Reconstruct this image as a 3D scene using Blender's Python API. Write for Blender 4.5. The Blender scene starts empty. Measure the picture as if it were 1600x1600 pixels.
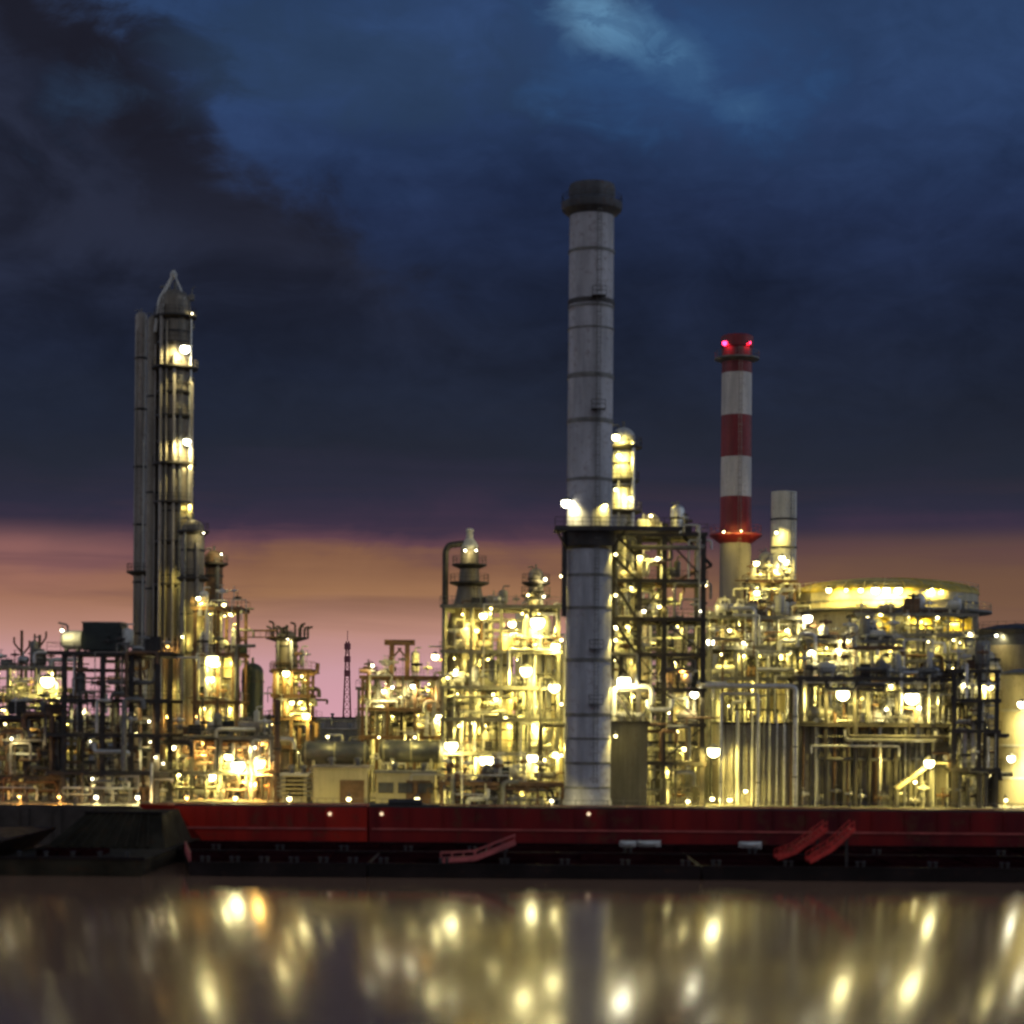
import bpy, math, random
from mathutils import Vector, Matrix
R = math.radians
scene = bpy.context.scene
COL = scene.collection

# ------------------------------------------------------------------ camera
CAM_H, FPX, PX, PY, ROLL = 16.2, 3000.0, 800.0, 1120.0, 0.008
cd = bpy.data.cameras.new("camera")
cam = bpy.data.objects.new("camera", cd)
COL.objects.link(cam)
cd.sensor_width = 36.0
cd.lens = 36.0 * FPX / 1600.0
cd.shift_y = (PY - 800.0) / 1600.0
cd.clip_start, cd.clip_end = 0.5, 30000.0
cam.matrix_world = Matrix.Translation((0, 0, CAM_H)) @ Matrix.Rotation(R(90), 4, 'X') @ Matrix.Rotation(ROLL, 4, 'Z')
cd.dof.use_dof = True
cd.dof.focus_distance = 5000.0
cd.dof.aperture_fstop = 0.20
scene.camera = cam

# ------------------------------------------------------------------ render settings
scene.render.engine = 'CYCLES'
scene.view_settings.view_transform = 'Standard'
scene.view_settings.look = 'None'
scene.view_settings.exposure = 0.0
scene.view_settings.gamma = 1.0
scene.cycles.use_denoising = True
scene.cycles.max_bounces = 5
scene.cycles.diffuse_bounces = 3
scene.cycles.glossy_bounces = 3
scene.cycles.sample_clamp_indirect = 4.0
scene.cycles.sample_clamp_direct = 0.0
scene.cycles.filter_width = 2.2


# ------------------------------------------------------------------ sky (world)
def lin(c):
    return tuple(((v / 255.0) / 12.92 if v / 255.0 <= 0.04045 else ((v / 255.0 + 0.055) / 1.055) ** 2.4) for v in c) + (1.0,)


world = bpy.data.worlds.new("World")
scene.world = world
world.use_nodes = True
nt = world.node_tree
nt.nodes.clear()


class NT:
    def __init__(s, tree):
        s.t = tree

    def new(s, typ, **kw):
        n = s.t.nodes.new(typ)
        for k, v in kw.items():
            setattr(n, k, v)
        return n

    def put(s, sock, v):
        if v is None:
            return
        if isinstance(v, bpy.types.NodeSocket):
            s.t.links.new(v, sock)
        else:
            sock.default_value = v

    def math(s, op, a, b=None, c=None, clamp=False):
        n = s.new('ShaderNodeMath', operation=op, use_clamp=clamp)
        s.put(n.inputs[0], a)
        s.put(n.inputs[1], b)
        s.put(n.inputs[2], c)
        return n.outputs[0]

    def mix(s, f, a, b, mode='MIX'):
        n = s.new('ShaderNodeMix', data_type='RGBA', blend_type=mode)
        s.put(n.inputs[0], f)
        s.put(n.inputs[6], a)
        s.put(n.inputs[7], b)
        return n.outputs[2]

    def smooth(s, v, a, b, lo=0.0, hi=1.0):
        n = s.new('ShaderNodeMapRange', interpolation_type='SMOOTHSTEP')
        s.put(n.inputs[0], v)
        for i, q in enumerate((a, b, lo, hi)):
            s.put(n.inputs[i + 1], q)
        return n.outputs[0]

    def noise(s, vec, scale, detail=5.0, rough=0.55, dist=0.0):
        n = s.new('ShaderNodeTexNoise')
        s.put(n.inputs['Vector'], vec)
        s.put(n.inputs['Scale'], scale)
        s.put(n.inputs['Detail'], detail)
        s.put(n.inputs['Roughness'], rough)
        s.put(n.inputs['Distortion'], dist)
        return n.outputs[0]

    def ramp(s, f, stops):
        n = s.new('ShaderNodeValToRGB')
        s.put(n.inputs[0], f)
        el = n.color_ramp.elements
        while len(el) > 1:
            el.remove(el[-1])
        el[0].position, el[0].color = stops[0]
        for p, c in stops[1:]:
            e = el.new(p)
            e.color = c
        return n.outputs[0]

    def vec(s, x, y, z=0.0):
        n = s.new('ShaderNodeCombineXYZ')
        s.put(n.inputs[0], x)
        s.put(n.inputs[1], y)
        s.put(n.inputs[2], z)
        return n.outputs[0]


def build_sky():
    g = NT(nt)
    tc = g.new('ShaderNodeTexCoord')
    sp = g.new('ShaderNodeSeparateXYZ')
    g.put(sp.inputs[0], tc.outputs['Generated'])
    x, y, z = sp.outputs
    az = g.math('ARCTAN2', x, y)
    el = g.math('ARCSINE', z)
    # cloud field, stretched along the horizon, warped
    q = g.vec(g.math('MULTIPLY', az, 1.0), g.math('MULTIPLY', el, 1.7), 3.1)
    n_big = g.noise(q, 4.2, 5.0, 0.5, 0.35)
    n_mid = g.noise(q, 14.0, 5.0, 0.55, 0.5)
    n_fin = g.noise(q, 38.0, 4.0, 0.6, 0.8)
    n_str = g.noise(g.vec(g.math('MULTIPLY', az, 3.0), g.math('MULTIPLY', el, 40.0), 7.0), 1.6, 4.0, 0.5, 0.3)
    wob = g.math('ADD', g.math('MULTIPLY', g.math('SUBTRACT', n_mid, 0.5), 0.030),
                 g.math('ADD', g.math('MULTIPLY', g.math('SUBTRACT', n_str, 0.5), 0.034), g.math('MULTIPLY', g.math('SUBTRACT', n_big, 0.5), 0.026)))
    hi = g.smooth(el, 0.05, 0.10, 0.25, 1.0)
    shift = g.math('ADD', g.smooth(az, 0.04, 0.2, 0.006, 0.013), g.smooth(az, -0.08, -0.25, 0.0, 0.008))
    elw = g.math('ADD', g.math('ADD', el, g.math('MULTIPLY', shift, g.smooth(el, 0.03, 0.08))), g.math('MULTIPLY', wob, hi))
    f = g.math('DIVIDE', elw, 0.42, clamp=True)

    def row(py):
        return math.atan((1120 - py) / 3000.0) / 0.42
    st = [(0.0, (214, 160, 172)), (row(1050), (205, 156, 163)), (row(980), (186, 138, 122)), (row(915), (156, 113, 82)),
          (row(868), (133, 94, 72)), (row(838), (96, 66, 76)), (row(805), (62, 50, 68)), (row(755), (46, 45, 62)),
          (row(690), (37, 41, 54)), (row(600), (33, 39, 55)), (row(450), (31, 39, 61)), (row(300), (34, 46, 76)),
          (row(140), (41, 60, 96)), (row(0), (43, 64, 100)), (1.0, (40, 60, 96))]
    col = g.ramp(f, [(p, lin(c)) for p, c in st])
    # right-hand horizon is browner and dimmer
    rm = g.math('MULTIPLY', g.smooth(az, 0.0, 0.20), g.smooth(el, 0.100, 0.083))
    col = g.mix(g.math('MULTIPLY', rm, 0.85), col, lin((108, 80, 64)))
    # left part of the glow pinker
    lm = g.math('MULTIPLY', g.smooth(az, -0.12, -0.26), g.math('MULTIPLY', g.smooth(el, 0.100, 0.082), g.smooth(el, 0.03, 0.07)))
    col = g.mix(g.math('MULTIPLY', lm, 0.55), col, lin((167, 114, 104)))
    # the upper clouds: dark mass on the left, brighter break near the top

    def blob(px, py, rx, ry, tilt=0.0):
        a0, e0 = math.atan((px - 800) / 3000.0), math.atan((1120 - py) / 3000.0)
        da = g.math('SUBTRACT', az, a0)
        de = g.math('SUBTRACT', el, e0)
        c, s_ = math.cos(tilt), math.sin(tilt)
        u = g.math('ADD', g.math('MULTIPLY', da, c / (rx / 3000.0)), g.math('MULTIPLY', de, s_ / (rx / 3000.0)))
        v = g.math('SUBTRACT', g.math('MULTIPLY', de, c / (ry / 3000.0)), g.math('MULTIPLY', da, s_ / (ry / 3000.0)))
        d = g.math('SQRT', g.math('ADD', g.math('MULTIPLY', u, u), g.math('MULTIPLY', v, v)))
        d = g.math('ADD', d, g.math('MULTIPLY', g.math('SUBTRACT', n_mid, 0.5), 2.6))
        d = g.math('ADD', d, g.math('MULTIPLY', g.math('ADD', g.math('SUBTRACT', n_big, 0.5), g.math('MULTIPLY', g.math('SUBTRACT', n_fin, 0.5), 0.9)), 1.1))
        return g.smooth(d, 1.25, 0.25)
    mul = g.math('ADD', g.math('ADD', g.math('ADD', -0.16, g.math('MULTIPLY', n_big, 0.95)), g.math('MULTIPLY', n_mid, 0.85)), g.math('MULTIPLY', n_fin, 0.42))
    upm = g.smooth(el, 0.10, 0.2)
    col = g.mix(upm, col, g.mix(1.0, col, g.vec(mul, mul, mul), 'MULTIPLY'))
    dim = g.math('MULTIPLY', g.math('MULTIPLY', g.smooth(n_str, 0.48, 0.7), g.smooth(el, 0.03, 0.07)), g.smooth(el, 0.13, 0.09))
    col = g.mix(g.math('MULTIPLY', dim, 0.4), col, lin((92, 64, 72)))
    # the storm bank: its edge runs down from the upper left towards the middle
    sd = g.math('ADD', g.math('MULTIPLY', az, 3000.0 * 0.673), g.math('MULTIPLY', el, 3000.0 * 0.740))
    sd = g.math('ADD', sd, 650 * 0.673 - 1120 * 0.740)
    sd = g.math('ADD', sd, g.math('MULTIPLY', g.math('SUBTRACT', n_mid, 0.5), 330.0))
    sd = g.math('ADD', sd, g.math('MULTIPLY', g.math('SUBTRACT', n_big, 0.5), 150.0))
    sd = g.math('ADD', sd, g.math('MULTIPLY', g.math('SUBTRACT', n_fin, 0.5), 90.0))
    hi2 = g.smooth(el, 0.16, 0.25)
    bank_ = g.math('MULTIPLY', g.smooth(sd, 45.0, -75.0), hi2)
    tone = g.mix(g.smooth(n_mid, 0.35, 0.68), lin((29, 31, 43)), lin((41, 45, 62)))
    col = g.mix(g.math('MULTIPLY', bank_, 0.92), col, tone)
    core = g.math('MULTIPLY', g.smooth(g.math('ABSOLUTE', g.math('ADD', sd, 95.0)), 125.0, 15.0), g.smooth(el, 0.21, 0.29))
    col = g.mix(g.math('MULTIPLY', core, 0.85), col, lin((27, 27, 37)))
    col = g.mix(g.math('MULTIPLY', blob(560, 110, 420, 110, 0.12), 0.5), col, lin((46, 66, 94)))
    col = g.mix(g.math('MULTIPLY', blob(1050, 100, 260, 120, -0.35), 0.7), col, lin((47, 78, 122)))
    wisp = g.math('ADD', 0.35, g.math('MULTIPLY', g.smooth(n_fin, 0.38, 0.62), 0.5))
    col = g.mix(g.math('MULTIPLY', blob(930, 22, 85, 55, -0.3), wisp), col, lin((100, 144, 178)))
    col = g.mix(g.math('MULTIPLY', blob(1010, 70, 170, 50, -0.55), g.math('MULTIPLY', wisp, 0.6)), col, lin((84, 128, 166)))
    # behind the camera the open twilight sky is brighter
    back = g.math('MULTIPLY', g.smooth(y, 0.15, -0.6), g.smooth(z, -0.02, 0.08))
    col = g.mix(back, col, (0.20, 0.215, 0.25, 1.0))
    side = g.math('MULTIPLY', g.smooth(z, -0.02, 0.08), g.math('MAXIMUM', g.smooth(x, 0.55, 0.95), g.math('MULTIPLY', g.smooth(x, -0.6, -0.95), 0.6)))
    col = g.mix(side, col, (0.42, 0.50, 0.62, 1.0))
    low = g.smooth(z, -0.004, 0.0)
    col = g.mix(low, (0.03, 0.025, 0.03, 1), col)
    bg = g.new('ShaderNodeBackground')
    g.put(bg.inputs[0], col)
    bg.inputs[1].default_value = 1.0
    out = g.new('ShaderNodeOutputWorld')
    g.put(out.inputs[0], bg.outputs[0])


build_sky()

# weak cool fill lamp added behind the camera, standing in for twilight sky
sl = bpy.data.lights.new("twilight_fill", 'SUN')
sl.energy = 0.12
sl.angle = R(12)
sl.color = (0.80, 0.88, 1.0)
so = bpy.data.objects.new("twilight_fill", sl)
COL.objects.link(so)
so.rotation_euler = (R(58), 0, R(48))


# ------------------------------------------------------------------ materials
MATS = {}


def mat(name, color, rough=0.6, metal=0.0, var=0.35, scale=0.6, streak=False, rust=0.0, bump=0.0, c2=None, spec=0.5):
    if name in MATS:
        return MATS[name]
    m = bpy.data.materials.new(name)
    m.use_nodes = True
    m.node_tree.nodes.clear()
    g = NT(m.node_tree)
    tc = g.new('ShaderNodeTexCoord')
    mp = g.new('ShaderNodeMapping')
    g.put(mp.inputs[0], tc.outputs['Object'])
    mp.inputs['Scale'].default_value = (1, 1, 0.14 if streak else 1)
    n1 = g.noise(mp.outputs[0], scale, 6.0, 0.62)
    n2 = g.noise(tc.outputs['Object'], scale * 4.7, 5.0, 0.6)
    ca = tuple(max(0, v * (1 - var)) for v in color) + (1,)
    cb = tuple(min(0.9, v * (1 + var)) for v in color) + (1,)
    if c2:
        cb = tuple(c2) + (1,)
    c = g.mix(g.smooth(n1, 0.3, 0.7), ca, cb)
    if rust:
        c = g.mix(g.math('MULTIPLY', g.smooth(g.math('ADD', n2, g.math('MULTIPLY', n1, 0.5)), 0.78, 0.98), rust), c, (0.10, 0.04, 0.018, 1))
    b = g.new('ShaderNodeBsdfPrincipled')
    g.put(b.inputs['Base Color'], c)
    g.put(b.inputs['Roughness'], g.smooth(n2, 0.2, 0.8, max(0.05, rough - 0.15), min(1, rough + 0.15)))
    b.inputs['Metallic'].default_value = metal
    b.inputs['Specular IOR Level'].default_value = spec
    if bump:
        bp = g.new('ShaderNodeBump')
        bp.inputs['Strength'].default_value = bump
        bp.inputs['Distance'].default_value = 0.1
        g.put(bp.inputs['Height'], n2)
        g.put(b.inputs['Normal'], bp.outputs[0])
    o = g.new('ShaderNodeOutputMaterial')
    g.put(o.inputs[0], b.outputs[0])
    MATS[name] = m
    return m


def emis(name, color, strength, sample='NONE'):
    if name in MATS:
        return MATS[name]
    m = bpy.data.materials.new(name)
    m.use_nodes = True
    m.node_tree.nodes.clear()
    g = NT(m.node_tree)
    e = g.new('ShaderNodeEmission')
    e.inputs[0].default_value = tuple(color) + (1,)
    e.inputs[1].default_value = strength
    o = g.new('ShaderNodeOutputMaterial')
    g.put(o.inputs[0], e.outputs[0])
    m.cycles.emission_sampling = sample
    MATS[name] = m
    return m


M_DARK = mat('dark_steel', (0.035, 0.032, 0.032), 0.55, 0.2, rust=0.35)
M_STEEL = mat('grey_steel', (0.16, 0.16, 0.155), 0.55, 0.2, rust=0.5)
M_BROWN = mat('rusty_steel', (0.13, 0.075, 0.045), 0.7, 0.1, rust=0.4)
M_PALE = mat('pale_paint', (0.50, 0.50, 0.47), 0.5, 0.0, 0.25, streak=True, rust=0.35)
M_CLAD = mat('aluminium_cladding', (0.52, 0.52, 0.51), 0.38, 0.75, 0.25, scale=1.1)
M_COLUMN = mat('column_cladding', (0.19, 0.165, 0.13), 0.5, 0.3, 0.4, scale=0.4, streak=True, rust=0.3)
M_COLUMN2 = mat('column_cladding_light', (0.28, 0.25, 0.22), 0.5, 0.3, 0.4, scale=0.4, streak=True, rust=0.4)
M_CHIM = mat('chimney_plate', (0.35, 0.35, 0.385), 0.62, 0.0, 0.38, scale=0.35, streak=True, rust=0.4, bump=0.15)
M_SOOT = mat('sooty_plate', (0.060, 0.064, 0.075), 0.7, 0.0, 0.45, scale=0.5, streak=True, rust=0.5, bump=0.15)
M_CONC = mat('stack_concrete', (0.22, 0.20, 0.19), 0.8, 0.0, 0.3, scale=0.4, streak=True)
M_RED = mat('red_paint', (0.20, 0.013, 0.020), 0.5, 0.0, 0.35, scale=0.5, streak=True, rust=0.3)
M_WHITE = mat('white_paint', (0.56, 0.53, 0.51), 0.55, 0.0, 0.28, scale=0.5, streak=True, rust=0.35)
M_GREEN = mat('dark_green_paint', (0.012, 0.022, 0.022), 0.5, 0.0, 0.3)
M_BLUE = mat('blue_grey_drum', (0.050, 0.055, 0.078), 0.42, 0.35, 0.35, rust=0.3)
M_TANK = mat('tank_cream', (0.46, 0.41, 0.27), 0.5, 0.0, 0.2, scale=0.3, streak=True, rust=0.3)
M_YEL = mat('yellow_glow_paint', (0.52, 0.40, 0.07), 0.5, 0.0, 0.25, scale=0.3, streak=True, rust=0.25)  # the lamps' yellow glow is put into this colour
M_WALL = mat('corrugated_wall', (0.24, 0.225, 0.20), 0.6, 0.2, 0.3, scale=0.5, streak=True, rust=0.4)
M_WALLD = mat('corrugated_dark', (0.085, 0.082, 0.085), 0.6, 0.2, 0.3, scale=0.5, streak=True, rust=0.3)
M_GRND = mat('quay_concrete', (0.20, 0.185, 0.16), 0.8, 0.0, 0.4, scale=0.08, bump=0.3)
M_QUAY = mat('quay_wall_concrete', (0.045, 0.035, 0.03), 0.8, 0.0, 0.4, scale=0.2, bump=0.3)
M_HULLR = mat('red_hull_glow_paint', (0.66, 0.026, 0.008), 0.45, 0.0, 0.3, scale=0.16, streak=True, rust=0.6, c2=(0.20, 0.006, 0.006), bump=0.12, spec=0.25)  # brighter hull red, with the red glow on it coloured in
M_HULLM = mat('maroon_hull_paint', (0.34, 0.016, 0.014), 0.5, 0.0, 0.3, scale=0.14, streak=True, rust=0.6, c2=(0.07, 0.005, 0.010), bump=0.12, spec=0.2)
M_HULLB = mat('black_hull_paint', (0.012, 0.008, 0.008), 0.45, 0.0, 0.5, scale=0.2, rust=0.2, bump=0.1, spec=0.15)
M_HULLO = mat('olive_hull_paint', (0.030, 0.025, 0.016), 0.7, 0.0, 0.5, scale=0.2, rust=0.3, bump=0.1, spec=0.1)
M_DECK = mat('maroon_deck', (0.016, 0.004, 0.005), 0.9, 0.0, 0.5, scale=0.3, bump=0.1, spec=0.0)
M_GANG = mat('red_gangway', (0.50, 0.030, 0.022), 0.45, 0.0, 0.3, scale=0.8)
M_GRATE = mat('floor_grating', (0.10, 0.095, 0.085), 0.6, 0.3, 0.3)
LENS = {
    'y': (emis('lens_yellow', (1.0, 0.86, 0.40), 19.0), (1.0, 0.78, 0.165)),
    'w': (emis('lens_white', (1.0, 0.93, 0.66), 20.0), (1.0, 0.84, 0.34)),
    'o': (emis('lens_orange', (1.0, 0.55, 0.13), 22.0), (1.0, 0.46, 0.09)),
    'r': (emis('lens_red', (1.0, 0.03, 0.12), 9.0), (1.0, 0.03, 0.08)),
}
PIPES = [M_CLAD, M_CLAD, M_PALE, M_STEEL, M_STEEL, M_BROWN, M_DARK]
GZ = 4.8            # level of the quay
POWER = 2.0        # one dimmer for all the plant's lamps


# ------------------------------------------------------------------ mesh builder
def W(px, py, Y):
    """where the sight line through a picture position meets distance Y"""
    k = Y / FPX
    dx, dy = px - PX, py - PY
    return (dx + ROLL * dy) * k, CAM_H - (dy - ROLL * dx) * k


ORG = {}


class MB:
    def __init__(s):
        s.v, s.f = [], []

    def quadbox(s, c):
        b = len(s.v)
        s.v += [tuple(p) for p in c]
        for f in ((0, 3, 2, 1), (4, 5, 6, 7), (0, 1, 5, 4), (1, 2, 6, 5), (2, 3, 7, 6), (3, 0, 4, 7)):
            s.f.append(tuple(b + i for i in f))

    def box(s, x0, x1, y0, y1, z0, z1):
        s.quadbox([(x0, y0, z0), (x1, y0, z0), (x1, y1, z0), (x0, y1, z0), (x0, y0, z1), (x1, y0, z1), (x1, y1, z1), (x0, y1, z1)])
        return s

    def bar(s, a, b, w, h=None):
        a, b = Vector(a), Vector(b)
        h = h or w
        d = (b - a).normalized()
        up = Vector((0, 0, 1)) if abs(d.z) < 0.9 else Vector((0, 1, 0))
        u = d.cross(up).normalized() * (w / 2)
        v = u.cross(d).normalized() * (h / 2)
        s.quadbox([a - u - v, a + u - v, a + u + v, a - u + v, b - u - v, b + u - v, b + u + v, b - u + v])
        return s

    def tube(s, path, r, n=8, bend=True, caps=True):
        pts = [Vector(p) for p in path]
        if bend and len(pts) > 2:
            q = [pts[0]]
            for i in range(1, len(pts) - 1):
                a, b, c = pts[i - 1], pts[i], pts[i + 1]
                rr = min(2.2 * r, (a - b).length * 0.45, (c - b).length * 0.45)
                p0, p1 = b + (a - b).normalized() * rr, b + (c - b).normalized() * rr
                for k in range(5):
                    t = k / 4
                    q.append(p0 * (1 - t) ** 2 + b * 2 * t * (1 - t) + p1 * t * t)
            q.append(pts[-1])
            pts = q
        base = len(s.v)
        d = (pts[1] - pts[0]).normalized()
        u = d.orthogonal().normalized()
        for i, p in enumerate(pts):
            t = (pts[min(i + 1, len(pts) - 1)] - pts[max(i - 1, 0)]).normalized()
            u = (u - t * u.dot(t)).normalized()
            w = t.cross(u)
            for k in range(n):
                a = 2 * math.pi * k / n
                s.v.append(tuple(p + u * (r * math.cos(a)) + w * (r * math.sin(a))))
        for i in range(len(pts) - 1):
            for k in range(n):
                a, b = base + i * n + k, base + i * n + (k + 1) % n
                s.f.append((a, b, b + n, a + n))
        if caps:
            s.f.append(tuple(base + k for k in reversed(range(n))))
            e = base + (len(pts) - 1) * n
            s.f.append(tuple(e + k for k in range(n)))
        return s

    def lathe(s, cx, cy, prof, n=32, z0=0.0, axis='z'):
        """prof: list of (radius, height); axis 'x' lays it down with cx,cy the start and z0 the axis height"""
        base = len(s.v)
        for r, h in prof:
            for k in range(n):
                a = 2 * math.pi * k / n
                if axis == 'z':
                    s.v.append((cx + r * math.cos(a), cy + r * math.sin(a), z0 + h))
                elif axis == 'x':
                    s.v.append((cx + h, cy + r * math.cos(a), z0 + r * math.sin(a)))
                else:
                    s.v.append((cx + r * math.sin(a), cy + h, z0 + r * math.cos(a)))
        for i in range(len(prof) - 1):
            for k in range(n):
                a, b = base + i * n + k, base + i * n + (k + 1) % n
                s.f.append((a, b, b + n, a + n))
        s.f.append(tuple(base + k for k in reversed(range(n))))
        e = base + (len(prof) - 1) * n
        s.f.append(tuple(e + k for k in range(n)))
        return s

    def loft(s, lo, hi):
        n, b = len(lo), len(s.v)
        s.v += [tuple(p) for p in lo] + [tuple(p) for p in hi]
        for k in range(n):
            s.f.append((b + k, b + (k + 1) % n, b + n + (k + 1) % n, b + n + k))
        s.f.append(tuple(b + k for k in reversed(range(n))))
        s.f.append(tuple(b + n + k for k in range(n)))
        return s

    def ball(s, c, r, n=10, m=6, sz=1.0):
        prof = [(max(1e-3, r * math.sin(math.pi * i / m)), -r * sz * math.cos(math.pi * i / m)) for i in range(m + 1)]
        return s.lathe(c[0], c[1], prof, n, c[2])

    def build(s, name, m, parent=None, angle=35):
        me = bpy.data.meshes.new(name)
        o = ORG.get(parent, Vector((0, 0, 0)))
        if parent is None:
            xs = [v[0] for v in s.v]
            ys = [v[1] for v in s.v]
            o = Vector(((min(xs) + max(xs)) / 2, (min(ys) + max(ys)) / 2, min(v[2] for v in s.v)))
        me.from_pydata([(a - o.x, b - o.y, c - o.z) for a, b, c in s.v], [], s.f)
        me.materials.append(m)
        me.update()
        me.shade_smooth()
        me.set_sharp_from_angle(angle=R(angle))
        ob = bpy.data.objects.new(name, me)
        COL.objects.link(ob)
        ORG[ob] = o
        if parent is None:
            ob.location = o
        else:
            ob.parent = parent
        return ob


def tag(o, label, cat, group=None):
    o['label'] = label
    o['category'] = cat
    if group:
        o['group'] = group
    return o


def thing(name, label, cat, loc, group=None):
    o = bpy.data.objects.new(name, None)
    o.empty_display_size = 0.5
    COL.objects.link(o)
    o.location = loc
    ORG[o] = Vector(loc)
    return tag(o, label, cat, group)


# ------------------------------------------------------------------ small reusable parts
def ring_rail(mb, cx, cy, r, z, n=20, h=1.1):
    for zz in (z + h, z + h * 0.55):
        pts = [(cx + r * math.cos(2 * math.pi * k / n), cy + r * math.sin(2 * math.pi * k / n), zz) for k in range(n + 1)]
        for a, b in zip(pts, pts[1:]):
            mb.bar(a, b, 0.05)
    for k in range(n):
        a = 2 * math.pi * k / n
        mb.bar((cx + r * math.cos(a), cy + r * math.sin(a), z), (cx + r * math.cos(a), cy + r * math.sin(a), z + h), 0.05)


def round_platform(root, cx, cy, r_in, r_out, z, m=None, dz=0.22):
    p = MB().lathe(cx, cy, [(r_in * 1.0, z - 0.5), (r_out, z - 0.02), (r_out, z + dz), (r_in * 1.0, z + dz)], 28).build('platform', m or M_DARK, root)
    q = MB()
    ring_rail(q, cx, cy, r_out - 0.06, z + dz, 18)
    q.build('railing', m or M_DARK, p)
    return p


def ladder(root, x, y, z0, z1, m=M_DARK, cage=True):
    b = MB()
    for sx in (-0.25, 0.25):
        b.bar((x + sx, y, z0), (x + sx, y, z1), 0.07)
    z = z0 + 0.3
    while z < z1:
        b.bar((x - 0.25, y, z), (x + 0.25, y, z), 0.045)
        z += 0.45
    if cage:
        z = z0 + 2.5
        while z < z1:
            pts = [(x + 0.4 * math.cos(a), y - 0.1 - 0.55 * math.sin(a), z) for a in (0, math.pi / 3, 2 * math.pi / 3, math.pi)]
            for p, q in zip(pts, pts[1:]):
                b.bar(p, q, 0.05)
            z += 1.3
    return b.build('ladder', m, root)


def flood(root, px, py, Y, r, kind='y', power=1.0, drop=0.6, up=0.0):
    """a floodlight fixed to root: housing with bracket, glowing lens, and its lamp"""
    x, z = W(px, py, Y)
    lamp_at(root, x, Y, z, r * 0.055 if kind == 'r' else r * 0.036 if r > 12 else r * 0.026, kind, power * 620.0 * (r / 10.0) ** 1.6)


def lamp_at(root, x, y, z, rad, kind='y', watts=600.0):
    m, c = LENS[kind]
    h = MB()
    h.lathe(x, y, [(0.12, rad * 0.80 + 0.30), (rad * 0.75, rad * 0.72 + 0.14), (rad * 1.12, rad * 0.55), (rad * 1.12, rad * 0.46)], 12, z)
    h.bar((x, y, z + rad * 0.8 + 0.25), (x, y + 0.6, z + rad * 0.8 + 0.42), 0.10)
    f = h.build('floodlight', M_STEEL, root)
    lb = MB()
    lb.ball((x, y, z), rad, 12, 8)
    lb.build('lens', m, f)
    l = bpy.data.lights.new('lamp_glow', 'SPOT')       # the housing throws the light down and back into the plant
    l.spot_size = R(168)
    l.spot_blend = 0.35
    l.energy = watts * POWER
    l.color = c
    l.shadow_soft_size = 0.18
    o = bpy.data.objects.new('lamp_glow', l)
    COL.objects.link(o)
    o.parent = root
    o.location = Vector((x, y - rad - 0.30, z - rad * 0.55)) - ORG[root]
    o.rotation_euler = (R(42), 0, 0)


# ------------------------------------------------------------------ vessels and columns
def vessel(name, label, cat, cx, ytop, wpx, Y, m, z0=GZ, rings=(), plats=(), pipes=(), lamps=(), lad=True, vent=True,
           dome=0.9, group=None, ring_m=None, wb=None, taper=None):
    """a standing column: shell, stiffening rings, round platforms, downcomer pipes, ladder, vent, lamps"""
    k = Y / FPX
    ymid = (ytop + 1262) / 2
    x, _ = W(cx, ymid, Y)
    zt = W(cx, ytop, Y)[1]
    r = wpx * k / 2
    rb = (wb or wpx) * k / 2
    t = thing(name, label, cat, (x, Y, z0), group)
    dh = r * dome
    prof = [(rb * 1.12, z0), (rb * 1.12, z0 + 0.6), (rb, z0 + 0.9)]
    if taper:
        for row, w in taper:
            prof.append((w * k / 2, W(cx, row, Y)[1]))
    prof.append((r, zt - dh))
    for i in range(1, 6):
        a = math.pi / 2 * i / 6
        prof.append((r * math.cos(a), zt - dh + dh * math.sin(a)))
    prof.append((0.15, zt))
    MB().lathe(x, Y, prof, 30).build('shell', m, t)
    for row in rings:
        z = W(cx, row, Y)[1]
        MB().lathe(x, Y, [(r - 0.03, z - 0.16), (r + 0.12, z - 0.14), (r + 0.12, z + 0.14), (r - 0.03, z + 0.16)], 30).build('stiffening_ring', ring_m or M_DARK, t)
    for row, w in plats:
        z = W(cx, row, Y)[1]
        round_platform(t, x, Y, r * 0.96, w * k / 2, z)
    for dx, top, rad, pm in pipes:
        xx = x + dx * k
        z = W(cx, top, Y)[1]
        yy = Y - math.sqrt(max(0.05, (r + rad + 0.15) ** 2 - min(abs(dx * k), r) ** 2))
        MB().tube([(x + dx * k * 0.3, Y - 0.2, z), (xx, yy, z), (xx, yy, z0 + 0.5), (xx, yy - 1.2, z0 + 0.5)], rad, 8).build('pipe', pm, t)
    if lad:
        ladder(t, x + r * 0.55, Y - r * 0.84 - 0.30, z0 + 1.5, zt - dh, M_STEEL)
    if vent:
        b = MB()
        b.tube([(x, Y, zt - 0.4), (x, Y, zt + r * 0.5)], max(0.12, r * 0.13), 8)
        b.tube([(x - r * 0.4, Y, zt - dh * 0.4), (x - r * 0.4, Y, zt + r * 0.25), (x - r * 1.0, Y - 0.3, zt + r * 0.1)], max(0.09, r * 0.09), 8)
        b.build('vent', M_STEEL, t)
    for (lx, ly, lr, kind) in lamps:
        flood(t, lx, ly, Y - r - 0.9, lr, kind)
    return t, x, r, zt


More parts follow.
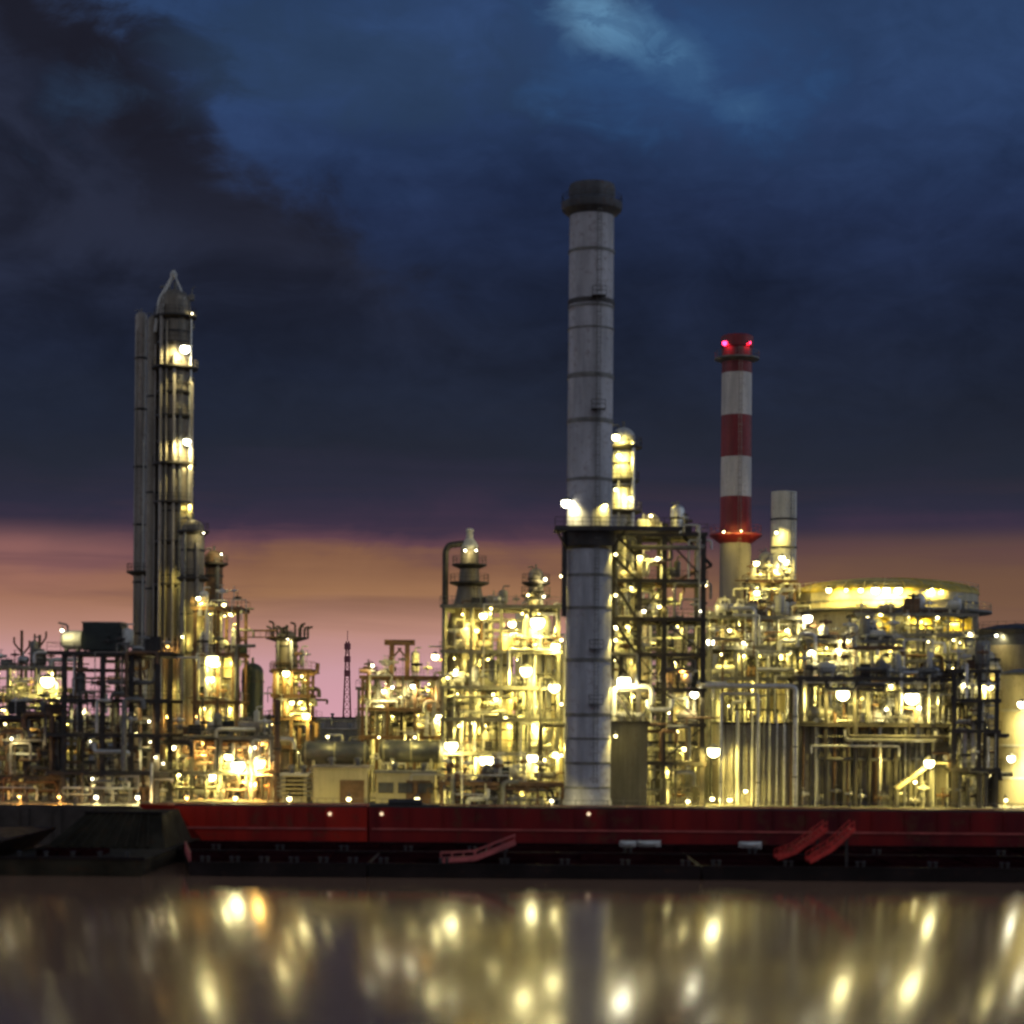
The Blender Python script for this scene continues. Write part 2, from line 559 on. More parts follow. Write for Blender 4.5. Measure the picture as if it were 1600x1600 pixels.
# ------------------------------------------------------------------ steel process structures
def frame(name, label, cat, cols, Y, dep, floors, m=M_DARK, w=0.42, lamps=(), npipe=20, ndrum=5, nunder=1, braces=(), rails=True,
          seed=1, z0=GZ, group=None, stairs=None, nrow=2, deck_m=None, pal=None, kind='y', vert=0.6, under_w=330.0, ext=(0, 0), nvalve=40, cabinets=5):
    rng = random.Random(seed)
    pal = pal or PIPES
    xm = (cols[0] + cols[-1]) / 2
    ymid = (floors[0] + 1250) / 2
    xs = [W(c, ymid, Y)[0] for c in cols]
    zs = [W(xm, f, Y)[1] for f in floors]            # top floor first
    zt = zs[0]
    t = thing(name, label, cat, ((xs[0] + xs[-1]) / 2, Y, z0), group)
    rows = [Y + dep * i / (nrow - 1) for i in range(nrow)]
    for x in xs:
        for y in rows:
            b = MB()
            h = w / 2
            b.box(x - h, x + h, y - h, y - h + 0.07, z0, zt)
            b.box(x - h, x + h, y + h - 0.07, y + h, z0, zt)
            b.box(x - 0.05, x + 0.05, y - h + 0.07, y + h - 0.07, z0, zt)
            b.box(x - h - 0.2, x + h + 0.2, y - h - 0.2, y + h + 0.2, z0 - 0.02, z0 + 0.12)
            b.build('column', m, t)
    k = Y / FPX
    xa, xb = xs[0] - 0.5 - ext[0] * k, xs[-1] + 0.5 + ext[1] * k
    for z in zs:
        b = MB()
        # edge beams and joists under a thin grating
        for y in (Y - w / 2 - 0.1, Y + dep + w / 2 + 0.1):
            b.box(xa, xb, y - 0.10, y + 0.10, z - 0.48, z - 0.06)
        for x in xs:
            b.box(x - 0.1, x + 0.1, Y + w / 2 + 0.003, Y + dep - w / 2 - 0.003, z - 0.42, z - 0.08)
        b.box(xa, xb, Y - w / 2 - 0.25, Y + dep + w / 2 + 0.25, z - 0.055, z + 0.02)
        d = b.build('floor_deck', deck_m or m, t)
        if rails:
            q = MB()
            for y in (Y - w / 2 - 0.2, Y + dep + w / 2 + 0.2):
                q.bar((xa, y, z + 1.1), (xb, y, z + 1.1), 0.06)
                q.bar((xa, y, z + 0.58), (xb, y, z + 0.58), 0.05)
                n = max(2, int((xb - xa) / 1.6))
                for i in range(n + 1):
                    x = xa + (xb - xa) * i / n
                    q.bar((x, y, z + 0.02), (x, y, z + 1.1), 0.055)
            for x in (xa, xb):
                q.bar((x, Y, z + 1.1), (x, Y + dep, z + 1.1), 0.06)
            q.build('railing', m, d)
    lev = [zt] + zs[1:] + [z0]
    for bi, fi, way in braces:
        if bi + 1 < len(xs) and fi + 1 < len(lev):
            a, b = xs[bi], xs[bi + 1]
            if way < 0:
                a, b = b, a
            MB().bar((a, Y - 0.02, lev[fi] - 0.5), (b, Y - 0.02, lev[fi + 1] + 0.1), 0.26, 0.2).build('brace', m, t)
    # pipework
    span = xs[-1] - xs[0]
    for i in range(npipe):
        r = rng.choice([0.07, 0.1, 0.12, 0.15, 0.18, 0.24, 0.32])
        y = Y + rng.uniform(-0.2, 0.95) * dep * 0.9
        x = xs[0] + rng.random() * span
        fi = rng.randrange(0, len(lev) - 1)
        zh, zl = lev[fi], lev[min(len(lev) - 1, fi + rng.choice([1, 1, 2]))]
        pm = rng.choice(pal)
        if rng.random() < vert:
            ztop = zh + rng.uniform(-1.0, 1.4)
            ln = rng.uniform(0.8, 0.35 * span + 1.0) * rng.choice([-1, 1])
            pth = [(x, y, zl + 0.1), (x, y, ztop - r), (x + ln, y, ztop - r)]
            if rng.random() < 0.5:
                pth.append((x + ln, y, ztop - r - rng.uniform(0.8, 2.5)))
            if rng.random() < 0.3:
                pth = pth[:2]
        else:
            zz = zh - 0.6 - rng.random() * max(0.5, (zh - zl) * 0.6)
            x1 = xs[0] + rng.random() * span
            if abs(x1 - x) < 1.5:
                x1 = x + 2.5
            pth = [(x, y, zz + rng.uniform(-1.5, 1.5)), (x, y, zz), (x1, y, zz), (x1, y + rng.uniform(-1, 1), zz + rng.uniform(-2, 1.5))]
        MB().tube(pth, r, 8).build('pipe', pm, t)
    for i in range(ndrum):
        fi = rng.randrange(0, len(lev))
        z = lev[fi]
        r = rng.uniform(0.35, 0.85)
        L = rng.uniform(1.4, 3.6)
        x = xs[0] + (0.1 + 0.8 * rng.random()) * span
        y = Y + rng.uniform(0.15, 0.7) * dep
        pm = rng.choice([M_CLAD, M_PALE, M_PALE, M_STEEL, M_COLUMN2])
        b = MB()
        cap = [(0.05, 0), (r * 0.6, r * 0.12), (r * 0.92, r * 0.38), (r, r * 0.62), (r, L - r * 0.62), (r * 0.92, L - r * 0.38), (r * 0.6, L - r * 0.12), (0.05, L)]
        if rng.random() < 0.5:
            b.lathe(x, y, cap, 18, z + 0.5)
            for a in (0.5, 2.6, 4.7):
                b.bar((x + r * .8 * math.cos(a), y + r * .8 * math.sin(a), z), (x + r * .8 * math.cos(a), y + r * .8 * math.sin(a), z + 1.2), 0.1)
            b.tube([(x, y, z + 0.5 + L - 0.1), (x, y, z + L + 1.0), (x + 0.9, y, z + L + 1.0)], 0.1, 8)
        else:
            b.lathe(x - L / 2, y, cap, 18, z + r + 0.45, 'x')
            for sx in (-0.28, 0.28):
                b.box(x + sx * L - 0.12, x + sx * L + 0.12, y - r * 0.7, y + r * 0.7, z + 0.02, z + r + 0.2)
            b.tube([(x, y, z + 2 * r + 0.3), (x, y, z + 2 * r + 1.1)], 0.12, 8)
        b.build('drum', pm, t)
    for i in range(nvalve):
        fi = rng.randrange(0, len(lev))
        zlow = lev[fi] + 0.1
        x = xs[0] + rng.random() * span
        y = Y + rng.uniform(-0.1, 0.9) * dep
        z = zlow + rng.uniform(0.5, 2.6)
        sc = rng.uniform(0.22, 0.42)
        b = MB()
        b.ball((x, y, z), sc, 8, 5)
        b.tube([(x - sc * 2.2, y, z), (x + sc * 2.2, y, z)], sc * 0.5, 7)
        b.bar((x, y, zlow), (x, y, z + sc * 2.2), 0.09)
        b.lathe(x, y, [(sc * 0.9, z + sc * 2.1), (sc * 1.0, z + sc * 2.2), (sc * 0.9, z + sc * 2.3)], 10)
        b.build('valve', rng.choice([M_DARK, M_STEEL, M_BROWN, M_PALE, M_CLAD]), t)
    if cabinets:
        for i in range(cabinets):
            fi = rng.randrange(0, len(lev))
            x = xs[0] + (0.05 + 0.9 * rng.random()) * span
            y = Y + rng.uniform(0.2, 0.8) * dep
            w_, h_ = rng.uniform(0.5, 1.3), rng.uniform(1.0, 2.2)
            b = MB()
            b.box(x - w_, x + w_, y - .4, y + .4, lev[fi] + .15, lev[fi] + h_)
            b.box(x - w_ * .85, x - .04, y - .45, y - .402, lev[fi] + .3, lev[fi] + h_ - .15)
            b.box(x + .04, x + w_ * .85, y - .45, y - .402, lev[fi] + .3, lev[fi] + h_ - .15)
            b.box(x - w_ * 1.05, x + w_ * 1.05, y - .5, y + .5, lev[fi] + h_ + .003, lev[fi] + h_ + .08)
            b.build('cabinet', rng.choice([M_DARK, M_STEEL, M_GREEN, M_BROWN]), t)
    # zig-zag stair on one bay
    if stairs:
        b = MB()
        sx0, sx1, ys = stairs
        xl, xr = W(sx0, ymid, Y)[0], W(sx1, ymid, Y)[0]
        for i in range(len(lev) - 1):
            zh, zl = lev[i], lev[i + 1]
            nfl = max(1, round((zh - zl) / 3.4))
            for j in range(nfl):
                za, zb = zh - (zh - zl) * j / nfl, zh - (zh - zl) * (j + 1) / nfl
                for yo in (ys, ys + 0.8):
                    b.bar((xl, Y + yo, za), (xr, Y + yo, zb), 0.12, 0.34)
                b.bar((xl, Y + ys, za + 1.0), (xr, Y + ys, zb + 1.0), 0.06)
                for q in range(10):
                    f = (q + 0.5) / 10
                    xx, zz = xl + (xr - xl) * f, za + (zb - za) * f
                    b.box(xx - 0.14, xx + 0.14, Y + ys + 0.07, Y + ys + 0.73, zz - 0.02, zz + 0.03)
                b.box(xr - 0.1, xr + 1.0, Y + ys - 0.1, Y + ys + 0.95, zb - 0.05, zb + 0.03)
        b.build('stair', m, t)
    # fill lamps added under the decks for a general glow
    for fi in range(len(zs)):
        for j in range(nunder):
            x = xs[0] + span * (j + rng.uniform(0.25, 0.75)) / nunder
            lamp_at(t, x, Y + dep * rng.uniform(0.1, 0.6), zs[fi] - 1.1, rng.uniform(0.07, 0.15), kind, under_w * rng.uniform(0.6, 1.5))
    for l in lamps:
        lx, ly, lr, kd = l[:4]
        flood(t, lx, ly, Y + (l[4] if len(l) > 4 else 0.2), lr, kd)
    return t


# ================================================================== THE SETTING
def setting():
    # water
    m = bpy.data.materials.new('river_water')
    m.use_nodes = True
    m.node_tree.nodes.clear()
    g = NT(m.node_tree)
    tc = g.new('ShaderNodeTexCoord')
    mp = g.new('ShaderNodeMapping')
    g.put(mp.inputs[0], tc.outputs['Object'])
    mp.inputs['Scale'].default_value = (0.5, 0.10, 1.0)
    mp2 = g.new('ShaderNodeMapping')
    g.put(mp2.inputs[0], tc.outputs['Object'])
    mp2.inputs['Scale'].default_value = (0.9, 0.5, 1.0)
    h = g.math('ADD', g.noise(mp.outputs[0], 0.5, 3.0, 0.5), g.math('MULTIPLY', g.noise(mp2.outputs[0], 0.9, 2.0, 0.5), 0.22))
    bp = g.new('ShaderNodeBump')
    bp.inputs['Strength'].default_value = 1.0
    bp.inputs['Distance'].default_value = 0.012
    g.put(bp.inputs['Height'], h)
    b = g.new('ShaderNodeBsdfPrincipled')
    b.inputs['Base Color'].default_value = (0.30, 0.165, 0.10, 1)
    # the long exposure has averaged the ripples, which run towards the quay: much sideways spread, little up and down
    b.inputs['Roughness'].default_value = 0.118
    b.inputs['Anisotropic'].default_value = 0.85
    b.inputs['IOR'].default_value = 1.6
    g.put(b.inputs['Tangent'], g.vec(1.0, 0.0, 0.0))
    g.put(b.inputs['Normal'], bp.outputs[0])
    o = g.new('ShaderNodeOutputMaterial')
    g.put(o.inputs[0], b.outputs[0])
    w = MB()
    w.v = [(-1500, -200, 0), (1500, -200, 0), (1500, 236.5, 0), (-1500, 236.5, 0)]
    w.f = [(0, 1, 2, 3)]
    wo = w.build('water', m)
    wo['kind'] = 'structure'
    # land
    q = MB()
    q.v = [(-4000, 236.6, GZ), (4000, 236.6, GZ), (4000, 9000, GZ), (-4000, 9000, GZ)]
    q.f = [(0, 1, 2, 3)]
    go = q.build('ground', M_GRND)
    go['kind'] = 'structure'
    b = MB()
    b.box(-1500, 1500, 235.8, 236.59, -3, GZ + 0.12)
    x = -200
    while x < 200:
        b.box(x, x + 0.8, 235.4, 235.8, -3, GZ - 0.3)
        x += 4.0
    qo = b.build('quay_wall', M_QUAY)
    tag(qo, 'long dark concrete quay wall behind the moored barges', 'quay wall')


setting()


# ================================================================== TALL CHIMNEY
def tall_chimney():
    Y = 246.0
    k = Y / FPX
    x = W(921, 800, Y)[0]
    r = 35.5 * k
    zz = lambda row: W(921, row, Y)[1]
    t = thing('chimney', 'tall plain grey steel chimney with dark flared cap, tallest in the plant', 'chimney', (x, Y, GZ))
    MB().lathe(x, Y, [(r * 1.08, GZ), (r * 1.08, GZ + 0.8), (r * 1.01, GZ + 1.1), (r * 0.98, zz(335))], 40).build('shell', M_CHIM, t)
    MB().lathe(x, Y, [(r * 0.95, zz(340)), (r * 1.3, zz(330)), (r * 1.34, zz(325)), (r * 1.34, zz(319)), (r * 1.02, zz(312)), (r * 1.03, zz(296)),
                      (r * 0.98, zz(290)), (r * 0.86, zz(290)), (r * 0.86, zz(305))], 40).build('cap', M_SOOT, t)
    rl = MB()
    ring_rail(rl, x, Y, r * 1.32, zz(319), 22, 1.0)
    rl.build('railing', M_DARK, t)
    for row, h in ((395, .18), (474, .32), (482, .14), (516, .1), (590, .3), (660, .3), (751, .2), (900, .2), (951, .2), (1032, .28), (1117, .26), (1154, .16), (1192, .2), (1230, .16)):
        z = zz(row)
        MB().lathe(x, Y, [(r * 0.97, z - h), (r * 1.025, z - h * .9), (r * 1.025, z + h * .9), (r * 0.97, z + h)], 40).build('stiffening_ring', M_STEEL if h < 0.31 else M_DARK, t)
    # ladder and its rest platforms up the face
    ladder(t, x + r * 0.30, Y - r * 1.03 - 0.1, GZ + 3, zz(335), M_STEEL)
    for row in (470, 645, 1015, 1100):
        z = zz(row)
        b = MB()
        xx, yy = x + r * 0.30, Y - r * 0.98
        b.box(xx - 0.9, xx + 0.9, yy - 1.0, yy, z - 0.1, z)
        for a in (-0.88, 0.88):
            b.bar((xx + a, yy - 0.97, z), (xx + a, yy - 0.97, z + 1.1), 0.07)
        b.bar((xx - 0.9, yy - 0.97, z + 1.1), (xx + 0.9, yy - 0.97, z + 1.1), 0.07)
        b.bar((xx - 0.9, yy - 0.97, z + 0.6), (xx + 0.9, yy - 0.97, z + 0.6), 0.06)
        b.build('rest_platform', M_DARK, t)
    # gallery and bracket at mid height
    z = zz(828)
    p = MB()
    xl, xr = W(866, 828, Y)[0], W(1062, 828, Y)[0]
    p.box(xl, xr, Y - r - 1.2, Y + r + 0.8, z - 0.1, z + 0.12)
    p.box(xl, xr, Y - r - 1.3, Y - r - 1.1, z - 0.45, z + 0.13)
    p.lathe(x, Y, [(r * 1.0, z - 2.6), (r * 1.15, z - 2.2), (r * 1.2, z - 0.4), (r * 1.0, z - 0.2)], 36)
    for sx in (-1, 1):
        p.bar((x + sx * r * 1.0, Y - r * .6, z - 2.6), (x + sx * r * 1.5, Y - r - 1.0, z - 0.3), 0.2)
    g = p.build('gallery', M_DARK, t)
    q = MB()
    yy = Y - r - 1.15
    q.bar((xl, yy, z + 1.2), (xr, yy, z + 1.2), 0.07)
    q.bar((xl, yy, z + 0.65), (xr, yy, z + 0.65), 0.06)
    for i in range(15):
        xx = xl + (xr - xl) * i / 14
        q.bar((xx, yy, z + 0.1), (xx, yy, z + 1.2), 0.07)
    q.build('railing', M_DARK, g)
    xx = W(881, 900, Y)[0]
    MB().tube([(xx, Y - 1.5, z - 0.4), (xx, Y - 1.5, zz(965))], 0.33, 10).build('drain_pipe', M_DARK, t)
    flood(t, 885, 786, Y - 2.0, 17, 'w', 0.35)
    flood(t, 946, 790, Y - 2.2, 9, 'y', 0.6)
    for row in (866, 930, 1000, 1075, 1150):  # added lamps give the shaft's right edge its yellow rim
        flood(t, 962, row, Y - 0.6, 6.5, 'y', 0.8)
    for row in (900, 1000, 1100, 1180):  # more added lamps, for the left edge
        flood(t, 877, row, Y + 0.8, 6.5, 'y', 0.7)
    return t


tall_chimney()


# ================================================================== RED AND WHITE CHIMNEY
def striped_chimney():
    Y = 330.0
    k = Y / FPX
    x = W(1150, 750, Y)[0]
    r = 24.0 * k
    zz = lambda row: W(1150, row, Y)[1]
    t = thing('chimney', 'red and white banded chimney with two red beacons on top', 'chimney', (x, Y, GZ))
    rr = lambda row: r * (0.97 + 0.06 * (row - 525) / 500.0)
    MB().lathe(x, Y, [(rr(1230) * 1.03, GZ), (rr(845), zz(845))], 36).build('concrete_shaft', M_CONC, t)
    for a, b, m in ((845, 777, M_RED), (777, 715, M_WHITE), (715, 650, M_RED), (650, 584, M_WHITE), (584, 545, M_RED)):
        MB().lathe(x, Y, [(rr(a), zz(a)), (rr(b), zz(b))], 36).build('painted_band', m, t)
    MB().lathe(x, Y, [(rr(545), zz(545)), (rr(545) * 1.08, zz(543)), (rr(545) * 1.08, zz(527)), (rr(545) * 0.98, zz(525)), (rr(545) * 0.8, zz(525)), (rr(545) * 0.8, zz(532))], 36).build('crown', M_RED, t)
    round_platform(t, x, Y, r * 0.97, 35 * k, zz(562), M_STEEL)
    p = MB().lathe(x, Y, [(r * 1.0, zz(850)), (35 * k, zz(842)), (41 * k, zz(838)), (41 * k, zz(835)), (r, zz(832))], 32).build('gallery', M_RED, t)
    q = MB()
    ring_rail(q, x, Y, 40 * k, zz(835), 24, 1.4)
    q.build('railing', M_RED, p)
    ladder(t, x + 0.3, Y - r - 0.35, GZ + 20, zz(545), M_COLUMN2)
    for lx in (1133, 1169):
        flood(t, lx, 536, Y - 1.6, 9, 'r', 0.12)
    flood(t, 1131, 831, Y - 5.2, 6, 'y', 0.8)
    flood(t, 1158, 830, Y - 5.2, 4.5, 'y', 0.7)


striped_chimney()


# ================================================================== LEFT GROUP: distillation columns
def left_columns():
    Y = 285.0
    k = Y / FPX
    t, x, r, zt = vessel('distillation_column', 'tallest dark distillation column on the left with platforms up its side and pointed vent', 'column', 271, 452, 47, Y, M_COLUMN,
                         rings=(520, 600, 700, 800, 900, 1000), plats=((497, 66), (538, 56), (577, 72), (615, 58), (652, 60), (692, 56), (727, 68), (787, 64), (848, 58), (915, 60)),
                         pipes=((-17, 480, 0.30, M_COLUMN2), (-8, 505, 0.2, M_COLUMN), (4, 560, 0.24, M_COLUMN2), (13, 640, 0.2, M_STEEL), (27, 500, 0.14, M_CLAD), (30, 600, 0.22, M_COLUMN2), (25, 560, 0.1, M_PALE)), dome=0.8)
    # pointed vent frame on the head
    b = MB()
    za, zb = W(266, 470, Y)[1], W(266, 432, Y)[1]
    for sx, sy in ((-1, -1), (1, -1), (1, 1), (-1, 1)):
        b.bar((x + sx * r * .7, Y + sy * r * .7, za), (x - 0.3 + sx * 0.25, Y + sy * .25, zb), 0.16)
    b.tube([(x - r * 1.25, Y - r * .3, W(250, 520, Y)[1]), (x - r * 1.0, Y - r * .3, za), (x - 0.3, Y, zb + 0.2), (x - 0.3, Y, zb + 0.9)], 0.3, 10)
    b.lathe(x - 0.3, Y, [(0.5, zb - 0.2), (0.55, zb + 0.4), (0.2, zb + 0.9)], 12)
    b.build('vent_frame', M_PALE, t)
    flood(t, 289, 545, Y - r - 0.9, 19, 'w', 1.5)
    flood(t, 292, 690, Y - r - 0.9, 15, 'w', 1.8)
    for row in (470, 515, 600, 640, 760):
        xx, z = W(300, row, Y)
        q = MB()
        q.box(xx - .35, xx + .35, Y - .5, Y + .3, z, z + .9)
        q.bar((xx - 1.2, Y, z + .3), (xx - .3, Y, z + .3), .12)
        q.tube([(xx, Y, z + .9), (xx, Y, z + 1.9), (xx + .5, Y, z + 2.1)], .09, 6)
        q.build('valve_box', M_STEEL, t)
    for lx, ly, lr, kd in ((262, 1010, 7, 'o'), (284, 900, 6, 'y'), (262, 1120, 9, 'o'), (288, 1075, 9, 'y')):  # lamps added to warm the lower part of the column
        flood(t, lx, ly, Y - r - 2.2, lr, kd)
    flood(t, 300, 490, Y - 1.2, 4, 'w')
    flood(t, 298, 728, Y - 1.2, 4, 'w')
    flood(t, 296, 790, Y - 1.5, 5, 'y')
    vessel('slender_column', 'slender dark column at the left edge of the tall column cluster', 'column', 218, 487, 19, Y + 4, M_COLUMN2,
           rings=(560, 640, 730, 820, 910, 990), plats=((895, 40),), pipes=((-5, 520, 0.1, M_COLUMN), (7, 690, 0.14, M_PALE)), lad=False)
    vessel('slender_column', 'slim dark riser column squeezed between the two left columns', 'column', 238, 492, 20, Y + 1, M_COLUMN,
           rings=(620, 770, 920, 1040), pipes=((5, 540, 0.16, M_COLUMN2),), lad=False)
    vessel('stripper_column', 'shorter dark column with tapered head right of the tall left column', 'column', 300, 812, 36, Y - 8, M_COLUMN,
           rings=(860, 900, 960, 1020), plats=((832, 50), (905, 50)), lamps=((318, 833, 4, 'w'), (285, 995, 6, 'y')), pipes=((-9, 830, 0.2, M_STEEL), (10, 850, 0.25, M_COLUMN2)))
    vessel('stripper_column', 'small brownish column with cap, half hidden by the lit scaffold on the left', 'column', 333, 860, 27, Y - 4, M_BROWN,
           rings=(900, 940), plats=((882, 44),), lamps=((346, 866, 4, 'w'),), pipes=((8, 880, 0.18, M_STEEL),))


left_columns()

# lit scaffold to the right of the columns
frame('process_structure', 'lit yellow scaffold structure hugging the right side of the left columns', 'steel structure', [304, 340, 371], 270, 8, [948, 1020, 1095, 1170], M_BROWN,
      lamps=((310, 935, 11, 'y', -.4), (333, 1030, 20, 'y', -.4), (331, 1060, 12, 'y', -.3), (350, 945, 9, 'y'), (360, 960, 8, 'y', 2), (305, 1120, 9, 'o', 2), (350, 1130, 8, 'y', 2)), npipe=69, ndrum=12, nunder=3,
      seed=11, under_w=520)
vessel('reactor_vessel', 'pale lit reactor vessel standing inside the left scaffold', 'vessel', 322, 985, 22, 274, M_PALE, rings=(1040, 1100), lad=False)
vessel('reactor_vessel', 'narrow cream vessel under the left scaffold beside the bright lamps', 'vessel', 357, 1010, 16, 275, M_TANK, rings=(1060, 1130), lad=False)

# dark front rack with the box on it
fr = frame('pipe_rack', 'dark open steel rack in front of the left columns', 'steel structure', [100, 160, 205, 246], 244, 9, [1018, 1092, 1146, 1205], M_DARK, w=0.6,
           npipe=98, ndrum=8, nunder=2, kind='w', under_w=130, seed=21, pal=[M_STEEL, M_STEEL, M_DARK, M_BROWN, M_CLAD, M_COLUMN2], ext=(20, 14),
           lamps=((127, 1110, 6, 'w', 3), (233, 1127, 5, 'w', 0), (243, 1183, 4, 'w', -.5), (255, 1193, 4, 'w', -.5), (18, 1154, 5, 'w', 0)))


def rack_box():
    Y = 246
    x0, z1 = W(129, 973, Y)
    x1, z0 = W(188, 1013, Y)
    zf = W(150, 1018, 244)[1] + 0.02
    t = thing('cooler_box', 'dark green boxy cooler housing on top of the left rack', 'machine housing', ((x0 + x1) / 2, Y + 2, zf))
    b = MB()
    b.box(x0, x1, Y, Y + 5, zf + 0.25, z1)
    for i in range(9):
        z = zf + 0.5 + i * (z1 - zf - 0.8) / 9
        b.bar((x0 + 0.15, Y - 0.03, z), (x1 - 0.15, Y - 0.03, z + 0.05), 0.06, 0.12)
    b.build('housing', M_GREEN, t)
    MB().box(x0 - 0.15, x1 + 0.15, Y - 0.15, Y + 5.15, z1 + 0.003, z1 + 0.16).build('roof_lip', M_COLUMN2, t)
    q = MB()
    for x in (x0 + 0.3, x1 - 0.3):
        for y in (Y + 0.3, Y + 4.7):
            q.box(x - 0.15, x + 0.15, y - 0.15, y + 0.15, zf, zf + 0.248)
    q.build('feet', M_DARK, t)
    # pale drum at its left
    xa, za = W(92, 978, 247)
    xb, _ = W(127, 1008, 247)
    t2 = thing('surge_drum', 'pale rounded drum beside the dark green box on the left rack', 'drum', ((xa + xb) / 2, 247.5, zf))
    r = 1.25
    L = xb - xa
    MB().lathe(xa, 248, [(0.1, 0), (r * .6, .15), (r * .93, .5), (r, .9), (r, L - .05)], 20, zf + r + 0.3, 'x').build('shell', M_PALE, t2)
    q = MB()
    for x in (xa + 0.8, xb - 0.6):
        q.box(x - 0.15, x + 0.15, 247.3, 248.7, zf, zf + 0.8)
    q.build('saddle', M_STEEL, t2)
    MB().tube([(xa + 0.9, 248, zf + 2 * r + .2), (xa + 0.9, 248, zf + 2 * r + 1.0), (xa - 0.3, 248, zf + 2 * r + 1.3)], 0.13, 8).build('pipe', M_STEEL, t2)
    flood(t2, 97, 985, 245.8, 7, 'w', 0.5)


rack_box()

# far-left low process unit
frame('process_structure', 'low yellow-lit process unit at the far left edge', 'steel structure', [-40, 12, 60, 98], 276, 10, [1040, 1085, 1135], M_STEEL, npipe=69, ndrum=14, nunder=2, seed=31,
      lamps=((74, 1064, 26, 'y', -1.0), (92, 1092, 9, 'y', -.6), (5, 1110, 10, 'y', 0)), under_w=420)
frame('pipe_rack', 'dark low rack of pipes at the far left behind the dark barge', 'steel structure', [-60, -10, 40, 92], 246, 7, [1118, 1165, 1212], M_DARK, w=0.45, npipe=98, ndrum=6, nunder=2, under_w=130, seed=41,
      pal=[M_STEEL, M_DARK, M_BROWN, M_BROWN, M_CLAD, M_COLUMN2], vert=0.45)


def vent_antlers():
    Y = 285
    for name, label, px, top, arms in (('vent_pipe', 'thin forked vent pipe on the far left skyline', 34, 985, ((-12, 1005), (12, 1010))),
                                       ('vent_pipe', 'thin vent pipe with a flat head beside the forked one at far left', 62, 992, ((-8, 1000), (10, 996)))):
        x = W(px, 1010, Y)[0]
        z1 = W(px, top, Y)[1]
        t = thing(name, label, 'vent pipe', (x, Y, GZ))
        MB().tube([(x, Y, GZ), (x, Y, z1)], 0.22, 8).build('stem', M_BROWN, t)
        for dx, row in arms:
            zz = W(px, row, Y)[1]
            MB().tube([(x, Y, zz - 1.4), (x + dx * Y / FPX, Y, zz), (x + dx * Y / FPX, Y, zz + 0.9)], 0.15, 8).build('arm', M_BROWN, t)


vent_antlers()

# ================================================================== between the left columns and the gap
vessel('reactor_vessel', 'dark reactor tower with bristling crown of valves left of the pink gap', 'vessel', 447, 985, 34, 290, M_COLUMN, rings=(1010, 1040, 1070), plats=((998, 66), (1050, 54)),
       lamps=((450, 998, 6, 'w'), (447, 1052, 14, 'y'), (456, 1098, 12, 'y'), (478, 1118, 14, 'y')), pipes=((-12, 992, 0.25, M_STEEL), (10, 1000, 0.25, M_PALE)))


def crown_pipes():
    Y = 290
    t = thing('valve_tree', 'cluster of upright valve pipes crowning the dark reactor tower', 'pipework', (W(450, 985, Y)[0], Y, W(450, 997, Y)[1]))
    rng = random.Random(5)
    for i in range(11):
        px = 422 + i * 6 + rng.uniform(-2, 2)
        x, z0 = W(px, 998, Y)
        z1 = W(px, 970 + rng.uniform(0, 14), Y)[1]
        y = Y + rng.uniform(-1.5, 1.5)
        MB().tube([(x, y, z0), (x, y, z1), (x + rng.choice([-.7, .7]), y, z1 + 0.2)], 0.16, 8).build('pipe', rng.choice([M_DARK, M_COLUMN, M_STEEL]), t)


crown_pipes()
frame('process_structure', 'narrow steel frame with ladder teeth on the left edge of the pink gap', 'steel structure', [428, 455, 481], 288, 7, [1045, 1085, 1120, 1165], M_BROWN, npipe=39, ndrum=8, nunder=2, seed=51, under_w=420)


def pipe_bridge():
    Y = 287
    xa, z = W(372, 985, Y)
    xb, _ = W(424, 985, Y)
    t = thing('pipe_bridge', 'thin pipe bridge spanning from the left scaffold to the dark reactor', 'pipe bridge', ((xa + xb) / 2, Y, z))
    MB().tube([(xa - 1, Y, z), (xb + 1, Y, z)], 0.14, 8).build('pipe', M_BROWN, t)
    MB().tube([(xa - 1, Y, z - 1.0), (xb + 1, Y, z - 1.0)], 0.1, 8).build('pipe', M_BROWN, t)
    b = MB()
    for i in range(7):
        x = xa + (xb - xa) * i / 6
        b.bar((x, Y, z), (x, Y, z - 1.0), 0.06)
    b.build('hanger', M_BROWN, t)
    # post under it so that it stands
    xm = W(372, 1100, Y)[0]
    MB().bar((xm, Y, GZ), (xm, Y, z), 0.3).build('post', M_BROWN, t)


pipe_bridge()
vessel('storage_sphere', 'dark purple round-topped drum between the left scaffold and the dark reactor', 'vessel', 394, 1036, 34, 282, M_GREEN, rings=(1065,), dome=0.9, lad=False)
vessel('flare_riser', 'thin pinkish riser post glowing orange behind the left barges', 'riser', 433, 1092, 9, 252, M_BROWN, rings=(1130, 1170, 1210), lad=False, vent=False)
frame('process_structure', 'bright orange and yellow lit pump bay at ground level on the left', 'steel structure', [262, 300, 345, 392, 424], 256, 9, [1150, 1205], M_STEEL, npipe=90, ndrum=19, nunder=2, seed=61,
      lamps=((372, 1196, 24, 'y', -.8), (331, 1214, 15, 'y', -.6), (396, 1168, 10, 'w', -.4), (356, 1182, 13, 'y', 0), (405, 1192, 22, 'o', -.4), (395, 1225, 13, 'o', -.2), (271, 1168, 12, 'y', 0), (280, 1210, 8, 'y', 0)), kind='o', under_w=1150, rails=True)


